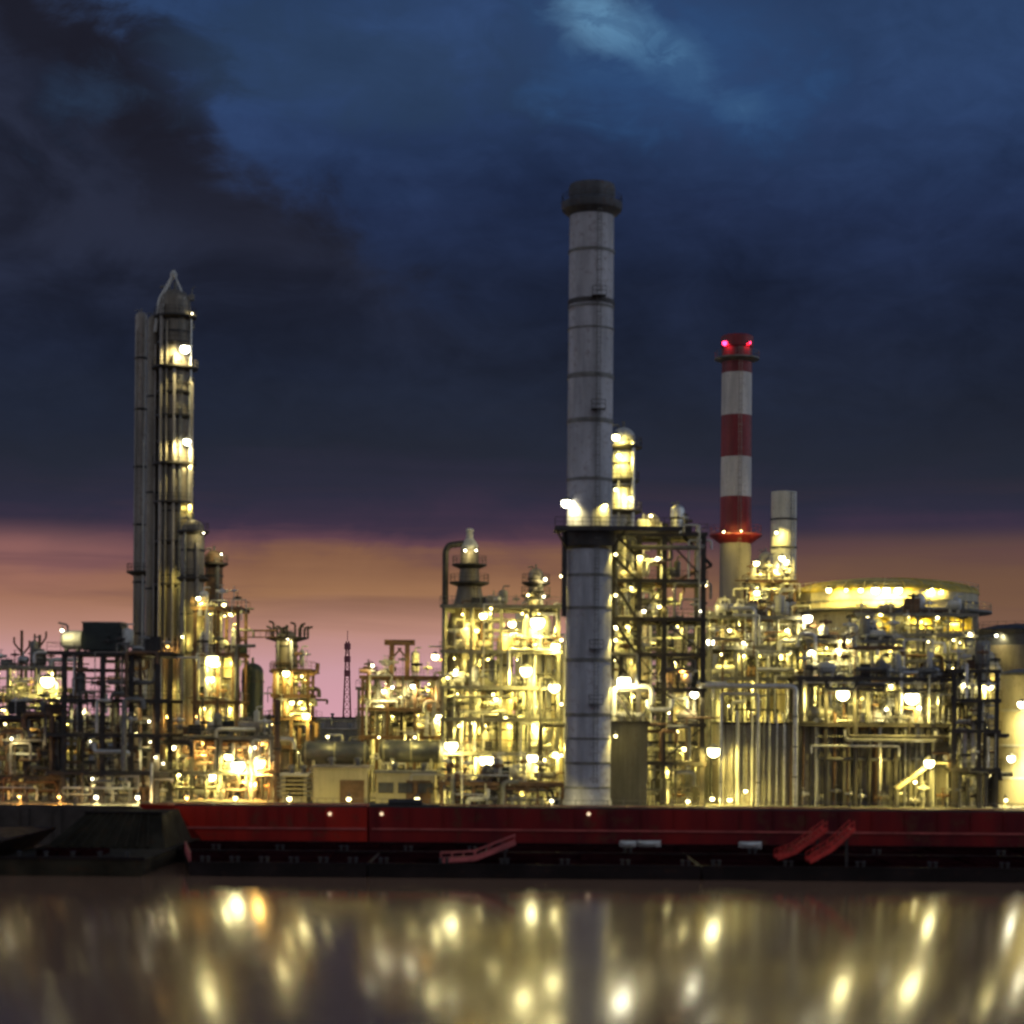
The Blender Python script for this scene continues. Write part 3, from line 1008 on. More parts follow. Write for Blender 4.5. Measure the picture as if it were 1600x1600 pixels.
# ================================================================== distant things in the gap
def mast():
    Y = 720
    k = Y / FPX
    x, zt = W(543, 1002, Y)
    t = thing('lattice_mast', 'faint red lattice radio mast far off in the pink gap', 'mast', (x, Y, GZ))
    w0, w1 = 8 * k, 2.0 * k
    zs = [GZ + (zt - GZ) * i / 14 for i in range(15)]
    hw = [w0 + (w1 - w0) * (i / 14) ** 0.8 for i in range(15)]
    mm = mat('mast_red', (0.28, 0.08, 0.09), 0.6)
    for sx, sy in ((-1, -1), (1, -1), (1, 1), (-1, 1)):
        b = MB()
        for i in range(14):
            b.bar((x + sx * hw[i], Y + sy * hw[i], zs[i]), (x + sx * hw[i + 1], Y + sy * hw[i + 1], zs[i + 1]), 0.35)
        b.build('leg', mm, t)
    b = MB()
    for i in range(14):
        for (a, c) in (((-1, -1), (1, -1)), ((1, -1), (1, 1)), ((1, 1), (-1, 1)), ((-1, 1), (-1, -1))):
            b.bar((x + a[0] * hw[i], Y + a[1] * hw[i], zs[i]), (x + c[0] * hw[i + 1], Y + c[1] * hw[i + 1], zs[i + 1]), 0.2)
            b.bar((x + a[0] * hw[i], Y + a[1] * hw[i], zs[i]), (x + c[0] * hw[i], Y + c[1] * hw[i], zs[i]), 0.2)
    b.build('lattice', mm, t)
    for row in (1010, 1030, 1052):
        z = W(543, row, Y)[1]
        MB().lathe(x, Y, [(.9, z - 1.2), (1.2, z - 1.0), (1.2, z + 1.0), (.9, z + 1.2)], 14).build('antenna_drum', mm, t)
    MB().bar((x, Y, zt), (x, Y, zt + 4), 0.25).build('spike', mm, t)


mast()


def box_building(name, label, x0, x1, ytop, Y, dep, m, roof_m, cat='building', wins=0, door=False, louv=0, wall_rows=None):
    xa, zt = W(x0, ytop, Y)
    xb = W(x1, ytop, Y)[0]
    t = thing(name, label, cat, ((xa + xb) / 2, Y, GZ))
    b = MB()
    b.box(xa, xb, Y, Y + dep, GZ, zt)
    n = int((xb - xa) / 0.62)
    for i in range(n):                       # ribs of the cladding
        x = xa + (i + 0.5) * (xb - xa) / n
        b.box(x - 0.11, x + 0.11, Y - 0.14, Y - 0.002, GZ + 0.1, zt - 0.15)
    b.build('wall', m, t)
    r = MB()
    r.box(xa - 0.3, xb + 0.3, Y - 0.35, Y + dep + 0.3, zt + 0.003, zt + 0.32)
    ro = r.build('roof', roof_m, t)
    q = MB()
    for i in range(max(2, int((xb - xa) / 6))):
        x = xa + (i + 0.6) * (xb - xa) / max(2, int((xb - xa) / 6))
        q.lathe(x, Y + dep * 0.4, [(0.35, zt + 0.32), (0.35, zt + 0.9), (0.6, zt + 0.95), (0.5, zt + 1.3), (0.05, zt + 1.4)], 12)
    q.build('roof_vent', M_STEEL, ro)
    for i in range(wins):
        x = xa + (i + 0.5) * (xb - xa) / wins
        w = MB()
        w.box(x - 1.0, x + 1.0, Y - 0.20, Y - 0.143, zt - 2.6, zt - 1.2)
        f = w.build('window', M_DARK, t)
        g = MB()
        for j in range(3):
            g.box(x - 0.9 + j * 0.62, x - 0.34 + j * 0.62, Y - 0.24, Y - 0.202, zt - 2.5, zt - 1.3)
        g.build('pane', M_BLUE, f)
    if door:
        x = xa + (xb - xa) * 0.72
        MB().box(x - 1.6, x + 1.6, Y - 0.20, Y - 0.143, GZ, GZ + 3.0).build('door', M_BROWN, t)
    for i in range(louv):
        w = MB()
        x = xa + (i + 0.5) * (xb - xa) / louv
        for j in range(5):
            w.box(x - 1.2, x + 1.2, Y - 0.26, Y - 0.143, GZ + 0.8 + j * 0.55, GZ + 1.05 + j * 0.55)
        w.build('louvre', M_STEEL, t)
    return t, xa, xb, zt


box_building('distant_shed', 'low dark shed on the horizon under the faint mast', 492, 575, 1122, 520, 12, M_COLUMN2, M_DARK)
box_building('distant_shed', 'wide low grey shed behind the blue drums', 470, 700, 1140, 420, 14, M_STEEL, M_COLUMN2)
box_building('pump_house', 'low cream pump house lit yellow in front of the blue drums', 490, 574, 1200, 250, 6, M_TANK, M_COLUMN2, door=True)
box_building('switch_room', 'small slatted switch room left of the cream pump house', 441, 480, 1212, 251, 5, M_TANK, M_PALE, louv=3)
box_building('switch_room', 'low cream switch room with dark door right of the pump house', 588, 680, 1208, 251, 5, M_TANK, M_STEEL, wins=3, door=True)


def drum(label, x0, x1, ya, yb, Y, m):
    xa, z1 = W(x0, ya, Y)
    xb, z0 = W(x1, yb, Y)
    r = (z1 - z0) / 2
    zc = (z1 + z0) / 2
    L = xb - xa
    t = thing('horizontal_drum', label, 'drum', ((xa + xb) / 2, Y, GZ), 'long drums above the pump house')
    MB().lathe(xa, Y, [(0.1, 0), (r * .6, r * .12), (r * .92, r * .4), (r, r * .7), (r, L - r * .7), (r * .92, L - r * .4), (r * .6, L - r * .12), (0.1, L)], 28, zc, 'x').build('shell', m, t)
    for f in (0.2, 0.8):
        x = xa + L * f
        b = MB()
        b.box(x - 0.2, x + 0.2, Y - r * .8, Y + r * .8, GZ, zc - r * 0.5)
        b.build('support', M_STEEL, t)
    for f in (0.08, 0.5, 0.93):
        x = xa + L * f
        MB().lathe(x - 0.12, Y, [(r, 0), (r * 1.04, 0.02), (r * 1.04, 0.22), (r, 0.24)], 28, zc, 'x').build('band', M_STEEL, t)
    b = MB()
    b.tube([(xa + L * .4, Y, zc + r - .1), (xa + L * .4, Y, zc + r + 0.9), (xa + L * .6, Y, zc + r + 0.9), (xa + L * .6, Y, zc + r - .1)], 0.14, 8)
    b.build('pipe', M_CLAD, t)
    return t


d1 = drum('dark blue-grey long drum, the left one of the pair above the pump house', 470, 578, 1158, 1196, 264, M_BLUE)
flood(d1, 512, 1151, 262, 7, 'y', .5)
d2 = drum('smoother blue-grey long drum, the right one of the pair above the pump house', 592, 694, 1156, 1192, 262, M_BLUE)
flood(d2, 592, 1152, 260, 5, 'y')
flood(d2, 648, 1152, 260, 6, 'y')
flood(d2, 615, 1192, 258, 7, 'y')

# ================================================================== middle units
frame('process_structure', 'stepped brown steel structure with portal frame right of the pink gap', 'steel structure', [566, 605, 648, 690], 282, 9, [1056, 1106, 1150], M_BROWN, npipe=69, ndrum=12, nunder=2, seed=71,
      lamps=((600, 1080, 11, 'w', -.5), (613, 1074, 7, 'w', 0), (645, 1072, 12, 'w', -.5), (669, 1078, 8, 'o', 0), (685, 1120, 13, 'y', -.8), (680, 1026, 14, 'y', 1), (582, 1040, 8, 'w', 1)), under_w=420)


def portal():
    Y = 285
    z0 = W(625, 1056, 282)[1] + 0.02
    xa, z1 = W(604, 1008, Y)
    xb = W(645, 1008, Y)[0]
    t = thing('portal_frame', 'dark portal lifting frame standing on the stepped brown structure', 'lifting frame', ((xa + xb) / 2, Y, z0))
    for x in (xa + .8, xb - .8):
        MB().bar((x, Y, z0), (x, Y, z1), 0.7).build('post', M_BROWN, t)
        MB().bar((x, Y, z0 + 2.6), (x + (1.4 if x < (xa + xb) / 2 else -1.4), Y, z1 - 0.4), 0.25).build('brace', M_BROWN, t)
    MB().box(xa - .3, xb + .3, Y - .4, Y + .4, z1 - .003, z1 + .8).build('cross_beam', M_BROWN, t)


portal()


def furnace():
    Y = 276
    k = Y / FPX
    cx = 733
    x = W(cx, 950, Y)[0]
    zz = lambda row: W(cx, row, Y)[1]
    t = thing('furnace_stack', 'dark conical furnace stack with narrow neck and pale head', 'furnace', (x, Y, GZ))
    MB().lathe(x, Y, [(36 * k, GZ), (35 * k, zz(985)), (30 * k, zz(960)), (22 * k, zz(935)), (16 * k, zz(905)), (14 * k, zz(870)), (14 * k, zz(858))], 28).build('shell', M_COLUMN, t)
    MB().lathe(x, Y, [(13 * k, zz(858)), (14 * k, zz(853)), (10 * k, zz(846)), (6 * k, zz(842)), (5 * k, zz(832)), (6.5 * k, zz(829)), (5 * k, zz(826))], 20).build('head', M_PALE, t)
    round_platform(t, x, Y, 14 * k, 27 * k, zz(884))
    round_platform(t, x, Y, 17 * k, 31 * k, zz(912))
    ladder(t, x + 1.0, Y - 2.6, zz(950), zz(858))
    xx = W(696, 930, Y)[0]
    MB().tube([(xx, Y - 1, GZ + 1), (xx, Y - 1, zz(862)), (W(702, 853, Y)[0], Y - 1, zz(853)), (x - 0.6, Y, zz(849))], 5.0 * k, 12).build('gooseneck_pipe', M_DARK, t)
    flood(t, 727, 860, Y - 2.2, 6, 'w', 0.4)
    flood(t, 744, 860, Y - 2.2, 5, 'w', 0.4)


furnace()
frame('process_structure', 'brightest yellow-lit scaffold of pipes left of the tall chimney', 'steel structure', [692, 735, 782, 828, 872], 262, 12, [945, 1016, 1072, 1122, 1175], M_STEEL, npipe=98, ndrum=30, nunder=4, seed=81,
      lamps=((840, 972, 26, 'y', -.8), (822, 1048, 22, 'y', -1.0), (866, 1074, 20, 'y', -1), (868, 1010, 16, 'y', -.4), (755, 962, 14, 'y', 0), (768, 950, 9, 'y', 0), (745, 985, 12, 'o', 2),
             (705, 1165, 24, 'y', -.8), (760, 1188, 26, 'y', -1), (832, 1184, 19, 'y', -.8), (868, 1178, 14, 'y', 0), (800, 975, 14, 'y', 2), (775, 1092, 10, 'y', -.3), (700, 1058, 10, 'y', 0), (712, 1048, 8, 'w', 0),
             (790, 1120, 10, 'y', 2), (735, 1130, 10, 'y', 2)), under_w=1050, nrow=3)
vessel('reactor_vessel', 'olive vessel in the bright scaffold just under the conical furnace', 'vessel', 735, 1010, 30, 268, M_COLUMN2, rings=(1050, 1100, 1150), pipes=((8, 1020, .2, M_PALE),))
vessel('reactor_vessel', 'broad pale vessel glowing in the middle of the bright scaffold', 'vessel', 838, 955, 46, 268, M_PALE, rings=(1000, 1060, 1110), pipes=((-15, 975, .25, M_CLAD), (12, 990, .2, M_STEEL)))
vessel('reactor_vessel', 'slim pale vessel beside the broad one in the bright scaffold', 'vessel', 790, 990, 22, 266, M_TANK, rings=(1040, 1090, 1140))
vessel('valve_tower', 'small green-grey tower with pointed top left of the tall chimney', 'vessel', 836, 888, 24, 272, M_COLUMN2, rings=(905, 925), plats=((912, 44), (932, 46)), lamps=((852, 905, 7, 'w'), (825, 930, 6, 'y'), (850, 932, 6, 'w')), taper=((935, 24), (915, 22)))
vessel('gas_column', 'pale narrow column right behind the tall chimney, lit yellow at the top', 'column', 972, 668, 36, 262, M_PALE, rings=(725, 762), plats=((700, 58), (752, 50), (800, 60)),
       lamps=((962, 683, 14, 'y'), (967, 712, 12, 'y'), (962, 765, 8, 'y'), (985, 778, 8, 'w')), pipes=((14, 690, .28, M_CLAD), (-8, 730, .2, M_PALE)))

# steel stair tower right of the chimney
frame('stair_tower', 'tall dark braced stair tower right of the tall chimney', 'steel structure', [956, 998, 1037, 1098], 252, 9, [832, 905, 965, 1020, 1075, 1130, 1190], M_DARK, w=0.62, npipe=98, ndrum=16, nunder=2, seed=91,
      stairs=(955, 992, -0.9), braces=((2, 0, 1), (2, 2, 1), (2, 4, 1), (1, 1, -1), (1, 3, 1), (2, 5, -1)),
      lamps=((960, 882, 13, 'y', 2), (1000, 871, 12, 'y', -.4), (1028, 873, 9, 'w', 0), (975, 1064, 23, 'w', -1.2), (963, 920, 12, 'y', 4), (963, 980, 12, 'y', 4), (1006, 955, 8, 'w', 0), (1030, 948, 8, 'y', 0),
             (1085, 1085, 14, 'w', .4), (1115, 1174, 22, 'y', -.8), (1070, 1170, 12, 'y', 2), (1066, 1048, 8, 'o', 1), (958, 1030, 12, 'y', 3), (1017, 806, 7, 'y', -.2)), under_w=520)
vessel('top_drum', 'stubby pale upright drum at the very top right of the stair tower', 'vessel', 1057, 788, 22, 256, M_CLAD, z0=W(1057, 832, 252)[1] + 0.02, rings=(810,), lad=False)
vessel('top_drum', 'short rounded cream drum on top of the stair tower beside the chimney gallery', 'vessel', 1017, 803, 24, 256, M_TANK, z0=W(1017, 832, 252)[1] + 0.02, lad=False, vent=False)


def jib():
    Y = 254
    a, b = W(1068, 838, Y), W(1112, 884, Y)
    c = W(1062, 905, Y)
    t = thing('loading_jib', 'dark slanted jib leaning out from the top of the stair tower', 'jib', (a[0], Y, c[1]))
    MB().bar((a[0], Y, a[1]), (b[0], Y, b[1]), 0.42).build('boom', M_DARK, t)
    MB().bar((b[0], Y, b[1]), (c[0], Y, c[1]), 0.34).build('strut', M_BROWN, t)
    MB().tube([(a[0], Y, a[1]), (a[0], Y, a[1] + 1.2)], 0.2, 8).build('pivot', M_STEEL, t)


jib()

# wall next to chimney
box_building('clad_wall_house', 'dark vertically ribbed sheet-clad house at the foot of the tall chimney', 952, 1012, 1130, 249.5, 2.0, M_WALLD, M_DARK)

# ================================================================== right side
vessel('pale_stack', 'stout pale stack right of the striped chimney, lit yellow at its foot', 'stack', 1223, 768, 40, 326, M_PALE, rings=(812, 856), lad=True, vent=False, dome=0.05,
       lamps=((1213, 832, 10, 'y'), (1228, 878, 14, 'y')))
frame('process_structure', 'small lit platform frame at the foot of the stout pale stack', 'steel structure', [1172, 1205, 1240], 312, 8, [906, 948], M_BROWN, npipe=36, ndrum=9, nunder=2, seed=101,
      lamps=((1182, 880, 13, 'y', -.5), (1183, 926, 13, 'y', -.6), (1222, 872, 14, 'y', 0), (1212, 892, 10, 'y', 0)), under_w=500)
vessel('reactor_vessel', 'cream drum standing on the small frame in front of the stout pale stack', 'vessel', 1195, 862, 22, 318, M_TANK, rings=(890,), lad=False)


def dome_tank():
    Y = 318
    k = Y / FPX
    cx = 1385
    x = W(cx, 930, Y)[0]
    r = 140 * k
    zz = lambda row: W(cx, row, Y)[1]
    t = thing('glow_domed_tank', 'huge storage tank with a dome shaped for the yellow glow, under a row of lamps at right', 'tank', (x, Y, GZ))
    MB().lathe(x, Y, [(r, GZ), (r, zz(931))], 56).build('shell', M_TANK, t)
    zr, za = zz(931), zz(909)
    prof = [(r * 1.01, zr - 0.003), (r * 1.01, zr + 0.3)]
    for i in range(1, 9):
        a = i / 9 * math.pi / 2
        prof.append((r * math.cos(a), zr + 0.3 + (za - zr) * math.sin(a)))
    prof.append((0.3, za + 0.3))
    d = MB()
    d.lathe(x, Y, prof, 56)
    for i in range(28):                         # ribs of the dome
        a = 2 * math.pi * i / 28
        pts = []
        for j in range(7):
            b = j / 7 * math.pi / 2
            pts.append((x + r * 1.005 * math.cos(b) * math.cos(a), Y + r * 1.005 * math.cos(b) * math.sin(a), zr + 0.36 + (za - zr) * math.sin(b)))
        d.tube(pts, 0.11, 5, bend=False)
    d.build('dome', M_YEL, t)  # lamplit haze above the tank is built as this yellow dome
    p = MB().lathe(x, Y, [(r, zz(962)), (r + 2.2, zz(960)), (r + 2.2, zz(957)), (r, zz(957))], 56).build('walkway', M_STEEL, t)
    q = MB()
    ring_rail(q, x, Y, r + 2.1, zz(957), 60, 1.2)
    q.build('railing', M_TANK, p)
    q = MB()
    ring_rail(q, x, Y, r * 1.0, zr + 0.3, 60, 1.3)
    q.build('rim_railing', M_TANK, t)
    for row in (945, 1000, 1040):
        MB().lathe(x, Y, [(r - .02, zz(row) - .2), (r + .14, zz(row) - .18), (r + .14, zz(row) + .18), (r - .02, zz(row) + .2)], 56).build('wind_girder', M_STEEL, t)
    for lx, lr in ((1295, 10), (1322, 6), (1345, 9), (1368, 15), (1385, 14), (1404, 14), (1455, 9), (1470, 8), (1486, 8), (1520, 10)):
        xx, z = W(lx, 922, Y)
        dx = (xx - x)
        yy = Y - math.sqrt(max(0.5, (r * 1.0) ** 2 - min(dx * dx, r * r * .99))) - 1.2
        z = W(lx, 922, yy)[1]
        xx = W(lx, 922, yy)[0]
        lamp_at(t, xx, yy, z, lr * 0.042, 'y', 1100 * (lr / 10) ** 1.3)


dome_tank()
ug = frame('process_structure', 'yellow-lit upper gantry along the front of the domed tank', 'steel structure', [1340, 1395, 1433, 1480, 1522], 280, 7, [958, 990, 1030], M_STEEL, npipe=60, ndrum=11, nunder=4, seed=111,
      lamps=((1355, 965, 9, 'y', 0), (1375, 960, 8, 'y', 0), (1420, 962, 9, 'y', 0), (1465, 965, 8, 'y', 0), (1515, 990, 7, 'w', 0), (1490, 1000, 6, 'y', 0)), under_w=520)
for p0, p1 in ((1343, 1392), (1398, 1430), (1437, 1478), (1484, 1519)):
    b = MB()
    xa_, za_ = W(p0, 964, 284)
    xb_, zb_ = W(p1, 986, 284)
    b.box(xa_, xb_, 284, 284.12, zb_, za_)
    for i in range(6):
        xx_ = xa_ + (xb_ - xa_) * (i + .5) / 6
        b.box(xx_ - .06, xx_ + .06, 283.92, 283.998, zb_ + .05, za_ - .05)
    b.build('side_panel', M_YEL, ug)  # lamplit yellow of this tier is painted onto the panels
frame('process_structure', 'white-lit machinery deck crowded with pipes right of the stair tower', 'steel structure', [1105, 1150, 1200, 1255], 272, 12, [962, 1010, 1058], M_STEEL, npipe=98, ndrum=30, nunder=3, seed=121,
      lamps=((1262, 966, 18, 'w', -.8), (1110, 1003, 14, 'w', -.4), (1100, 911, 16, 'y', -.8), (1162, 1004, 8, 'w', -.2), (1230, 985, 10, 'y', 0), (1140, 985, 9, 'y', 0), (1093, 955, 9, 'w', 0)), under_w=520)
frame('process_structure', 'grey-green equipment deck crowded with small vessels under the domed tank', 'steel structure', [1262, 1310, 1362, 1412], 266, 10, [1000, 1048], M_STEEL, npipe=98, ndrum=28, nunder=2, seed=131,
      lamps=((1320, 1000, 11, 'w', -.4), (1310, 1016, 10, 'w', -.4), (1268, 1018, 10, 'w', 0), (1388, 1012, 7, 'y', 0)), under_w=420)
frame('process_structure', 'dark lower pipe deck with two big lamps under the domed tank', 'steel structure', [1250, 1290, 1338, 1400, 1450, 1495], 252, 8, [1058, 1130], M_DARK, npipe=98, ndrum=19, nunder=1, seed=141,
      lamps=((1317, 1085, 23, 'y', -1.2), (1425, 1090, 26, 'y', -1.2), (1508, 1069, 10, 'w', -.6), (1392, 1072, 9, 'y', 0), (1385, 1108, 7, 'w', 0), (1436, 1106, 9, 'w', -.3)), under_w=420)


# curved pale pipe with a long drop
def big_pipes():
    Y = 249
    z1 = W(1180, 1072, Y)[1]
    t = thing('loop_pipe', 'fat pale pipe bending down in front of the ribbed boiler house', 'pipe', (W(1242, 1200, Y)[0], Y, GZ))
    xa, xb = W(1096, 1072, Y)[0], W(1243, 1100, Y)[0]
    MB().tube([(xa, Y + 4, z1), (xa, Y, z1), (xb, Y, z1), (xb, Y, GZ)], 0.33, 14).build('pipe', M_CLAD, t)
    for f in (0.25, 0.5, 0.75):
        z = GZ + (z1 - GZ) * f
        MB().lathe(xb, Y, [(0.33, z - .12), (0.46, z - .1), (0.46, z + .1), (0.33, z + .12)], 14).build('flange', M_STEEL, t)
    z2 = W(1150, 1084, Y)[1]
    t = thing('loop_pipe', 'second thinner pale pipe running just under the fat bent one', 'pipe', (W(1160, 1200, Y)[0], Y + 1, GZ))
    xa, xb = W(1128, 1084, Y)[0], W(1186, 1084, Y)[0]
    MB().tube([(xa, Y + .8, GZ), (xa, Y + .8, z2), (xb, Y + .8, z2), (xb, Y + .8, GZ)], 0.2, 12).build('pipe', M_CLAD, t)
    for x in (xa, xb):
        MB().lathe(x, Y + .8, [(0.2, GZ + 3), (0.31, GZ + 3.02), (0.31, GZ + 3.2), (0.2, GZ + 3.22)], 12).build('flange', M_STEEL, t)


big_pipes()
bt, bxa, bxb, bzt = box_building('boiler_house', 'long pale ribbed boiler house with upright pipes on its front wall', 1128, 1330, 1132, 253.5, 12, M_WALL, M_DARK)
rng = random.Random(9)
for i in range(20):
    x = bxa + (bxb - bxa) * (i + 0.3 + 0.4 * rng.random()) / 20
    MB().tube([(x, 253.2 - 0.25, GZ), (x, 253.2 - 0.25, bzt + rng.uniform(-0.6, 1.6)), (x, 254.6, bzt + rng.uniform(1.0, 1.6))], rng.choice([0.09, 0.13, 0.18, 0.24]), 8).build('downpipe', rng.choice([M_CLAD, M_PALE, M_DARK, M_STEEL, M_BROWN]), bt)
flood(bt, 1113, 1248, 250, 10, 'y')
flood(bt, 1140, 1250, 250.5, 10, 'y')
flood(bt, 1165, 1236, 250.5, 8, 'y')
bt2, cxa, cxb, czt = box_building('compressor_house', 'dim ribbed compressor house at lower right under the two big lamps', 1334, 1486, 1136, 254.5, 9, M_WALL, M_WALLD)
for i in range(10):
    x = cxa + (cxb - cxa) * (i + 0.2 + 0.5 * rng.random()) / 10
    MB().tube([(x, 253.9, GZ), (x, 253.9, czt + 0.4), (x + 0.8, 254.9, czt + 0.7)], rng.choice([0.09, 0.13, 0.2]), 8).build('downpipe', rng.choice([M_CLAD, M_DARK, M_STEEL]), bt2)


def lit_stair():
    Y = 250
    t = thing('conveyor_stair', 'short brightly lit inclined stair at lower right in front of the compressor house', 'stair', (W(1435, 1230, Y)[0], Y, GZ))
    a, b = W(1402, 1232, Y), W(1456, 1192, Y)
    for yo in (0, 1.6):
        MB().bar((a[0], Y + yo, a[1]), (b[0], Y + yo, b[1]), 0.14, 0.5).build('stringer', M_TANK, t)
    s = MB()
    for i in range(12):
        f = (i + .5) / 12
        x, z = a[0] + (b[0] - a[0]) * f, a[1] + (b[1] - a[1]) * f
        s.box(x - .2, x + .2, Y + .075, Y + 1.525, z, z + .05)
    s.build('treads', M_TANK, t)
    for px in (1405, 1456):
        x = W(px, 1240, Y)[0]
        z = a[1] + (b[1] - a[1]) * ((x - a[0]) / (b[0] - a[0])) - .2
        MB().bar((x, Y + .8, GZ), (x, Y + .8, z), 0.22).build('post', M_STEEL, t)
    MB().box(b[0] - .1, b[0] + 2.2, Y - .1, Y + 1.7, b[1] - .1, b[1] + .05).build('landing', M_TANK, t)
    flood(t, 1452, 1192, Y - 1.0, 18, 'y')
    flood(t, 1430, 1222, Y - 1.2, 8, 'y')


lit_stair()
frame('pipe_rack', 'dark slim rack of tall posts in front of the right-hand cream tank', 'steel structure', [1490, 1530, 1557], 250, 6, [1046, 1092, 1140, 1200], M_DARK, w=0.5, npipe=75, ndrum=6, nunder=0, seed=151,
      lamps=((1546, 1072, 14, 'y', 2), (1535, 1010, 7, 'w', 2)), pal=[M_STEEL, M_DARK, M_PALE, M_CLAD])


def cone_tank():
    Y = 275
    k = Y / FPX
    x = W(1530, 1040, Y)[0]
    zz = lambda row: W(1530, row, Y)[1]
    t = thing('cone_roof_tank', 'golden lit cone-roofed tank behind the right rack of posts', 'tank', (x, Y, GZ))
    r = 42 * k
    MB().lathe(x, Y, [(r, GZ), (r, zz(1065))], 36).build('shell', M_TANK, t)
    MB().lathe(x, Y, [(r * 1.04, zz(1066)), (r * 1.04, zz(1063)), (r * 0.5, zz(1020)), (r * 0.15, zz(1008)), (0.2, zz(1004))], 36).build('roof', M_TANK, t)
    q = MB()
    ring_rail(q, x, Y, r * 1.0, zz(1063), 28, 1.1)
    q.build('railing', M_STEEL, t)
    flood(t, 1508, 1052, Y - r - 1.2, 8, 'y', 0.8)
    flood(t, 1545, 1050, Y - r - 1.2, 9, 'y', 0.8)


cone_tank()


def right_tanks():
    Y = 262
    k = Y / FPX
    x = W(1622, 1150, Y)[0]
    zz = lambda row: W(1600, row, Y)[1]
    r = 60 * k
    t = thing('storage_tank', 'bright cream storage tank cut off by the right edge', 'tank', (x, Y, GZ))
    MB().lathe(x, Y, [(r, GZ), (r, zz(1056))], 40).build('shell', M_TANK, t)
    MB().lathe(x, Y, [(r * 1.03, zz(1056)), (r * 1.03, zz(1052)), (r * .6, zz(1046)), (.2, zz(1043))], 40).build('roof', M_STEEL, t)
    for row in (1110, 1165, 1215):
        MB().lathe(x, Y, [(r - .02, zz(row) - .15), (r + .1, zz(row) - .12), (r + .1, zz(row) + .12), (r - .02, zz(row) + .15)], 40).build('wind_girder', M_PALE, t)
    ladder(t, x - r * .45, Y - r * .92, GZ + 1, zz(1056), M_STEEL)
    flood(t, 1596, 1100, Y - r - 2.2, 14, 'w', 3)
    flood(t, 1580, 1185, Y - r - 2.2, 14, 'w', 3)
    flood(t, 1640, 1140, Y - r - 2.5, 14, 'w', 3)
    Y2 = 300
    k2 = Y2 / FPX
    x = W(1590, 1010, Y2)[0]
    zz = lambda row: W(1590, row, Y2)[1]
    r = 66 * k2
    t = thing('storage_tank', 'dark tank with painted blue highlight band high at the right edge', 'tank', (x, Y2, GZ))
    MB().lathe(x, Y2, [(r, GZ), (r, zz(1010))], 40).build('shell', M_COLUMN, t)
    MB().lathe(x, Y2, [(r, zz(1009.9)), (r, zz(992))], 40).build('band', M_BLUE, t)  # blue highlight on the tank, coloured in as a band
    MB().lathe(x, Y2, [(r * 1.04, zz(991.9)), (r * 1.04, zz(985)), (r * .55, zz(978)), (.3, zz(974))], 40).build('roof', M_DARK, t)
    q = MB()
    ring_rail(q, x, Y2, r, zz(985), 30, 1.1)
    q.build('railing', M_DARK, t)
    flood(t, 1557, 993, Y2 - r * .9, 8, 'w', .6)


right_tanks()

def bank(label, x0, x1, rows, Y, ms, seed):
    """a row of upright vessels on one skid, added as lit surfaces"""
    rng = random.Random(seed)
    n = len(rows)
    xa, xb = W(x0, 1150, Y)[0], W(x1, 1150, Y)[0]
    t = thing('glow_vessel_bank', label, 'vessel bank', ((xa + xb) / 2, Y, GZ))  # added surfaces, strongly lit, to fill the gaps with glow
    MB().box(xa - .5, xb + .5, Y - 2.2, Y + 2.2, GZ, GZ + .5).build('skid', M_STEEL, t)
    for i, row in enumerate(rows):
        x = xa + (xb - xa) * (i + .5) / n
        r = (xb - xa) / n * rng.uniform(.30, .46)
        zt = W(x0, row, Y)[1]
        b = MB().lathe(x, Y, [(r * .9, GZ + .5), (r * .9, GZ + 1.4), (r, GZ + 1.8), (r, zt - r * .7), (r * .86, zt - r * .32), (r * .5, zt - r * .08), (.1, zt)], 20)
        v = b.build('vessel', rng.choice(ms), t)
        c = MB()
        for f in (.3, .55, .8):
            z = GZ + (zt - GZ) * f
            c.lathe(x, Y, [(r - .02, z - .12), (r + .1, z - .1), (r + .1, z + .1), (r - .02, z + .12)], 20)
        c.tube([(x, Y, zt - .2), (x, Y, zt + .9), (x + r * .9, Y - r - .3, zt + .9), (x + r * .9, Y - r - .3, GZ + 2)], .16, 8)
        c.build('pipe', rng.choice([M_CLAD, M_STEEL, M_PALE]), v)
        if i % 2 == 0:
            lamp_at(t, x + r * 1.1, Y - r - 1.5, GZ + (zt - GZ) * rng.uniform(.3, .9), .16, 'y', 700)  # added lamp that lights the row
    return t


bank('row of pale vessels added to glow at the back of the bright scaffold', 690, 884, (975, 1010, 960, 990, 950, 985, 1000), 290, [M_PALE, M_TANK, M_CLAD], 1)
bank('row of cream vessels added to glow at the back of the left scaffold', 296, 378, (1000, 985, 1030, 1045), 288, [M_PALE, M_TANK, M_COLUMN2], 2)
bank('added light-catching row of grey vessels half hidden behind the stair tower', 960, 1105, (900, 935, 960, 985, 1000), 284, [M_PALE, M_CLAD, M_COLUMN2], 3)
bank('added light-catching row of mixed vessels half hidden behind the white-lit machinery deck', 1108, 1260, (985, 1000, 975, 1010, 990), 292, [M_PALE, M_TANK, M_COLUMN2], 4)
bank('added light-catching row of stout vessels at the back of the grey-green equipment deck', 1264, 1520, (1012, 1030, 1005, 1040, 1020, 1035, 1015, 1040), 286, [M_TANK, M_COLUMN2, M_STEEL], 5)
bank('added light-catching row of small vessels at the back of the stepped brown structure', 575, 690, (1080, 1095, 1070, 1085, 1060), 296, [M_BROWN, M_TANK, M_COLUMN2], 6)

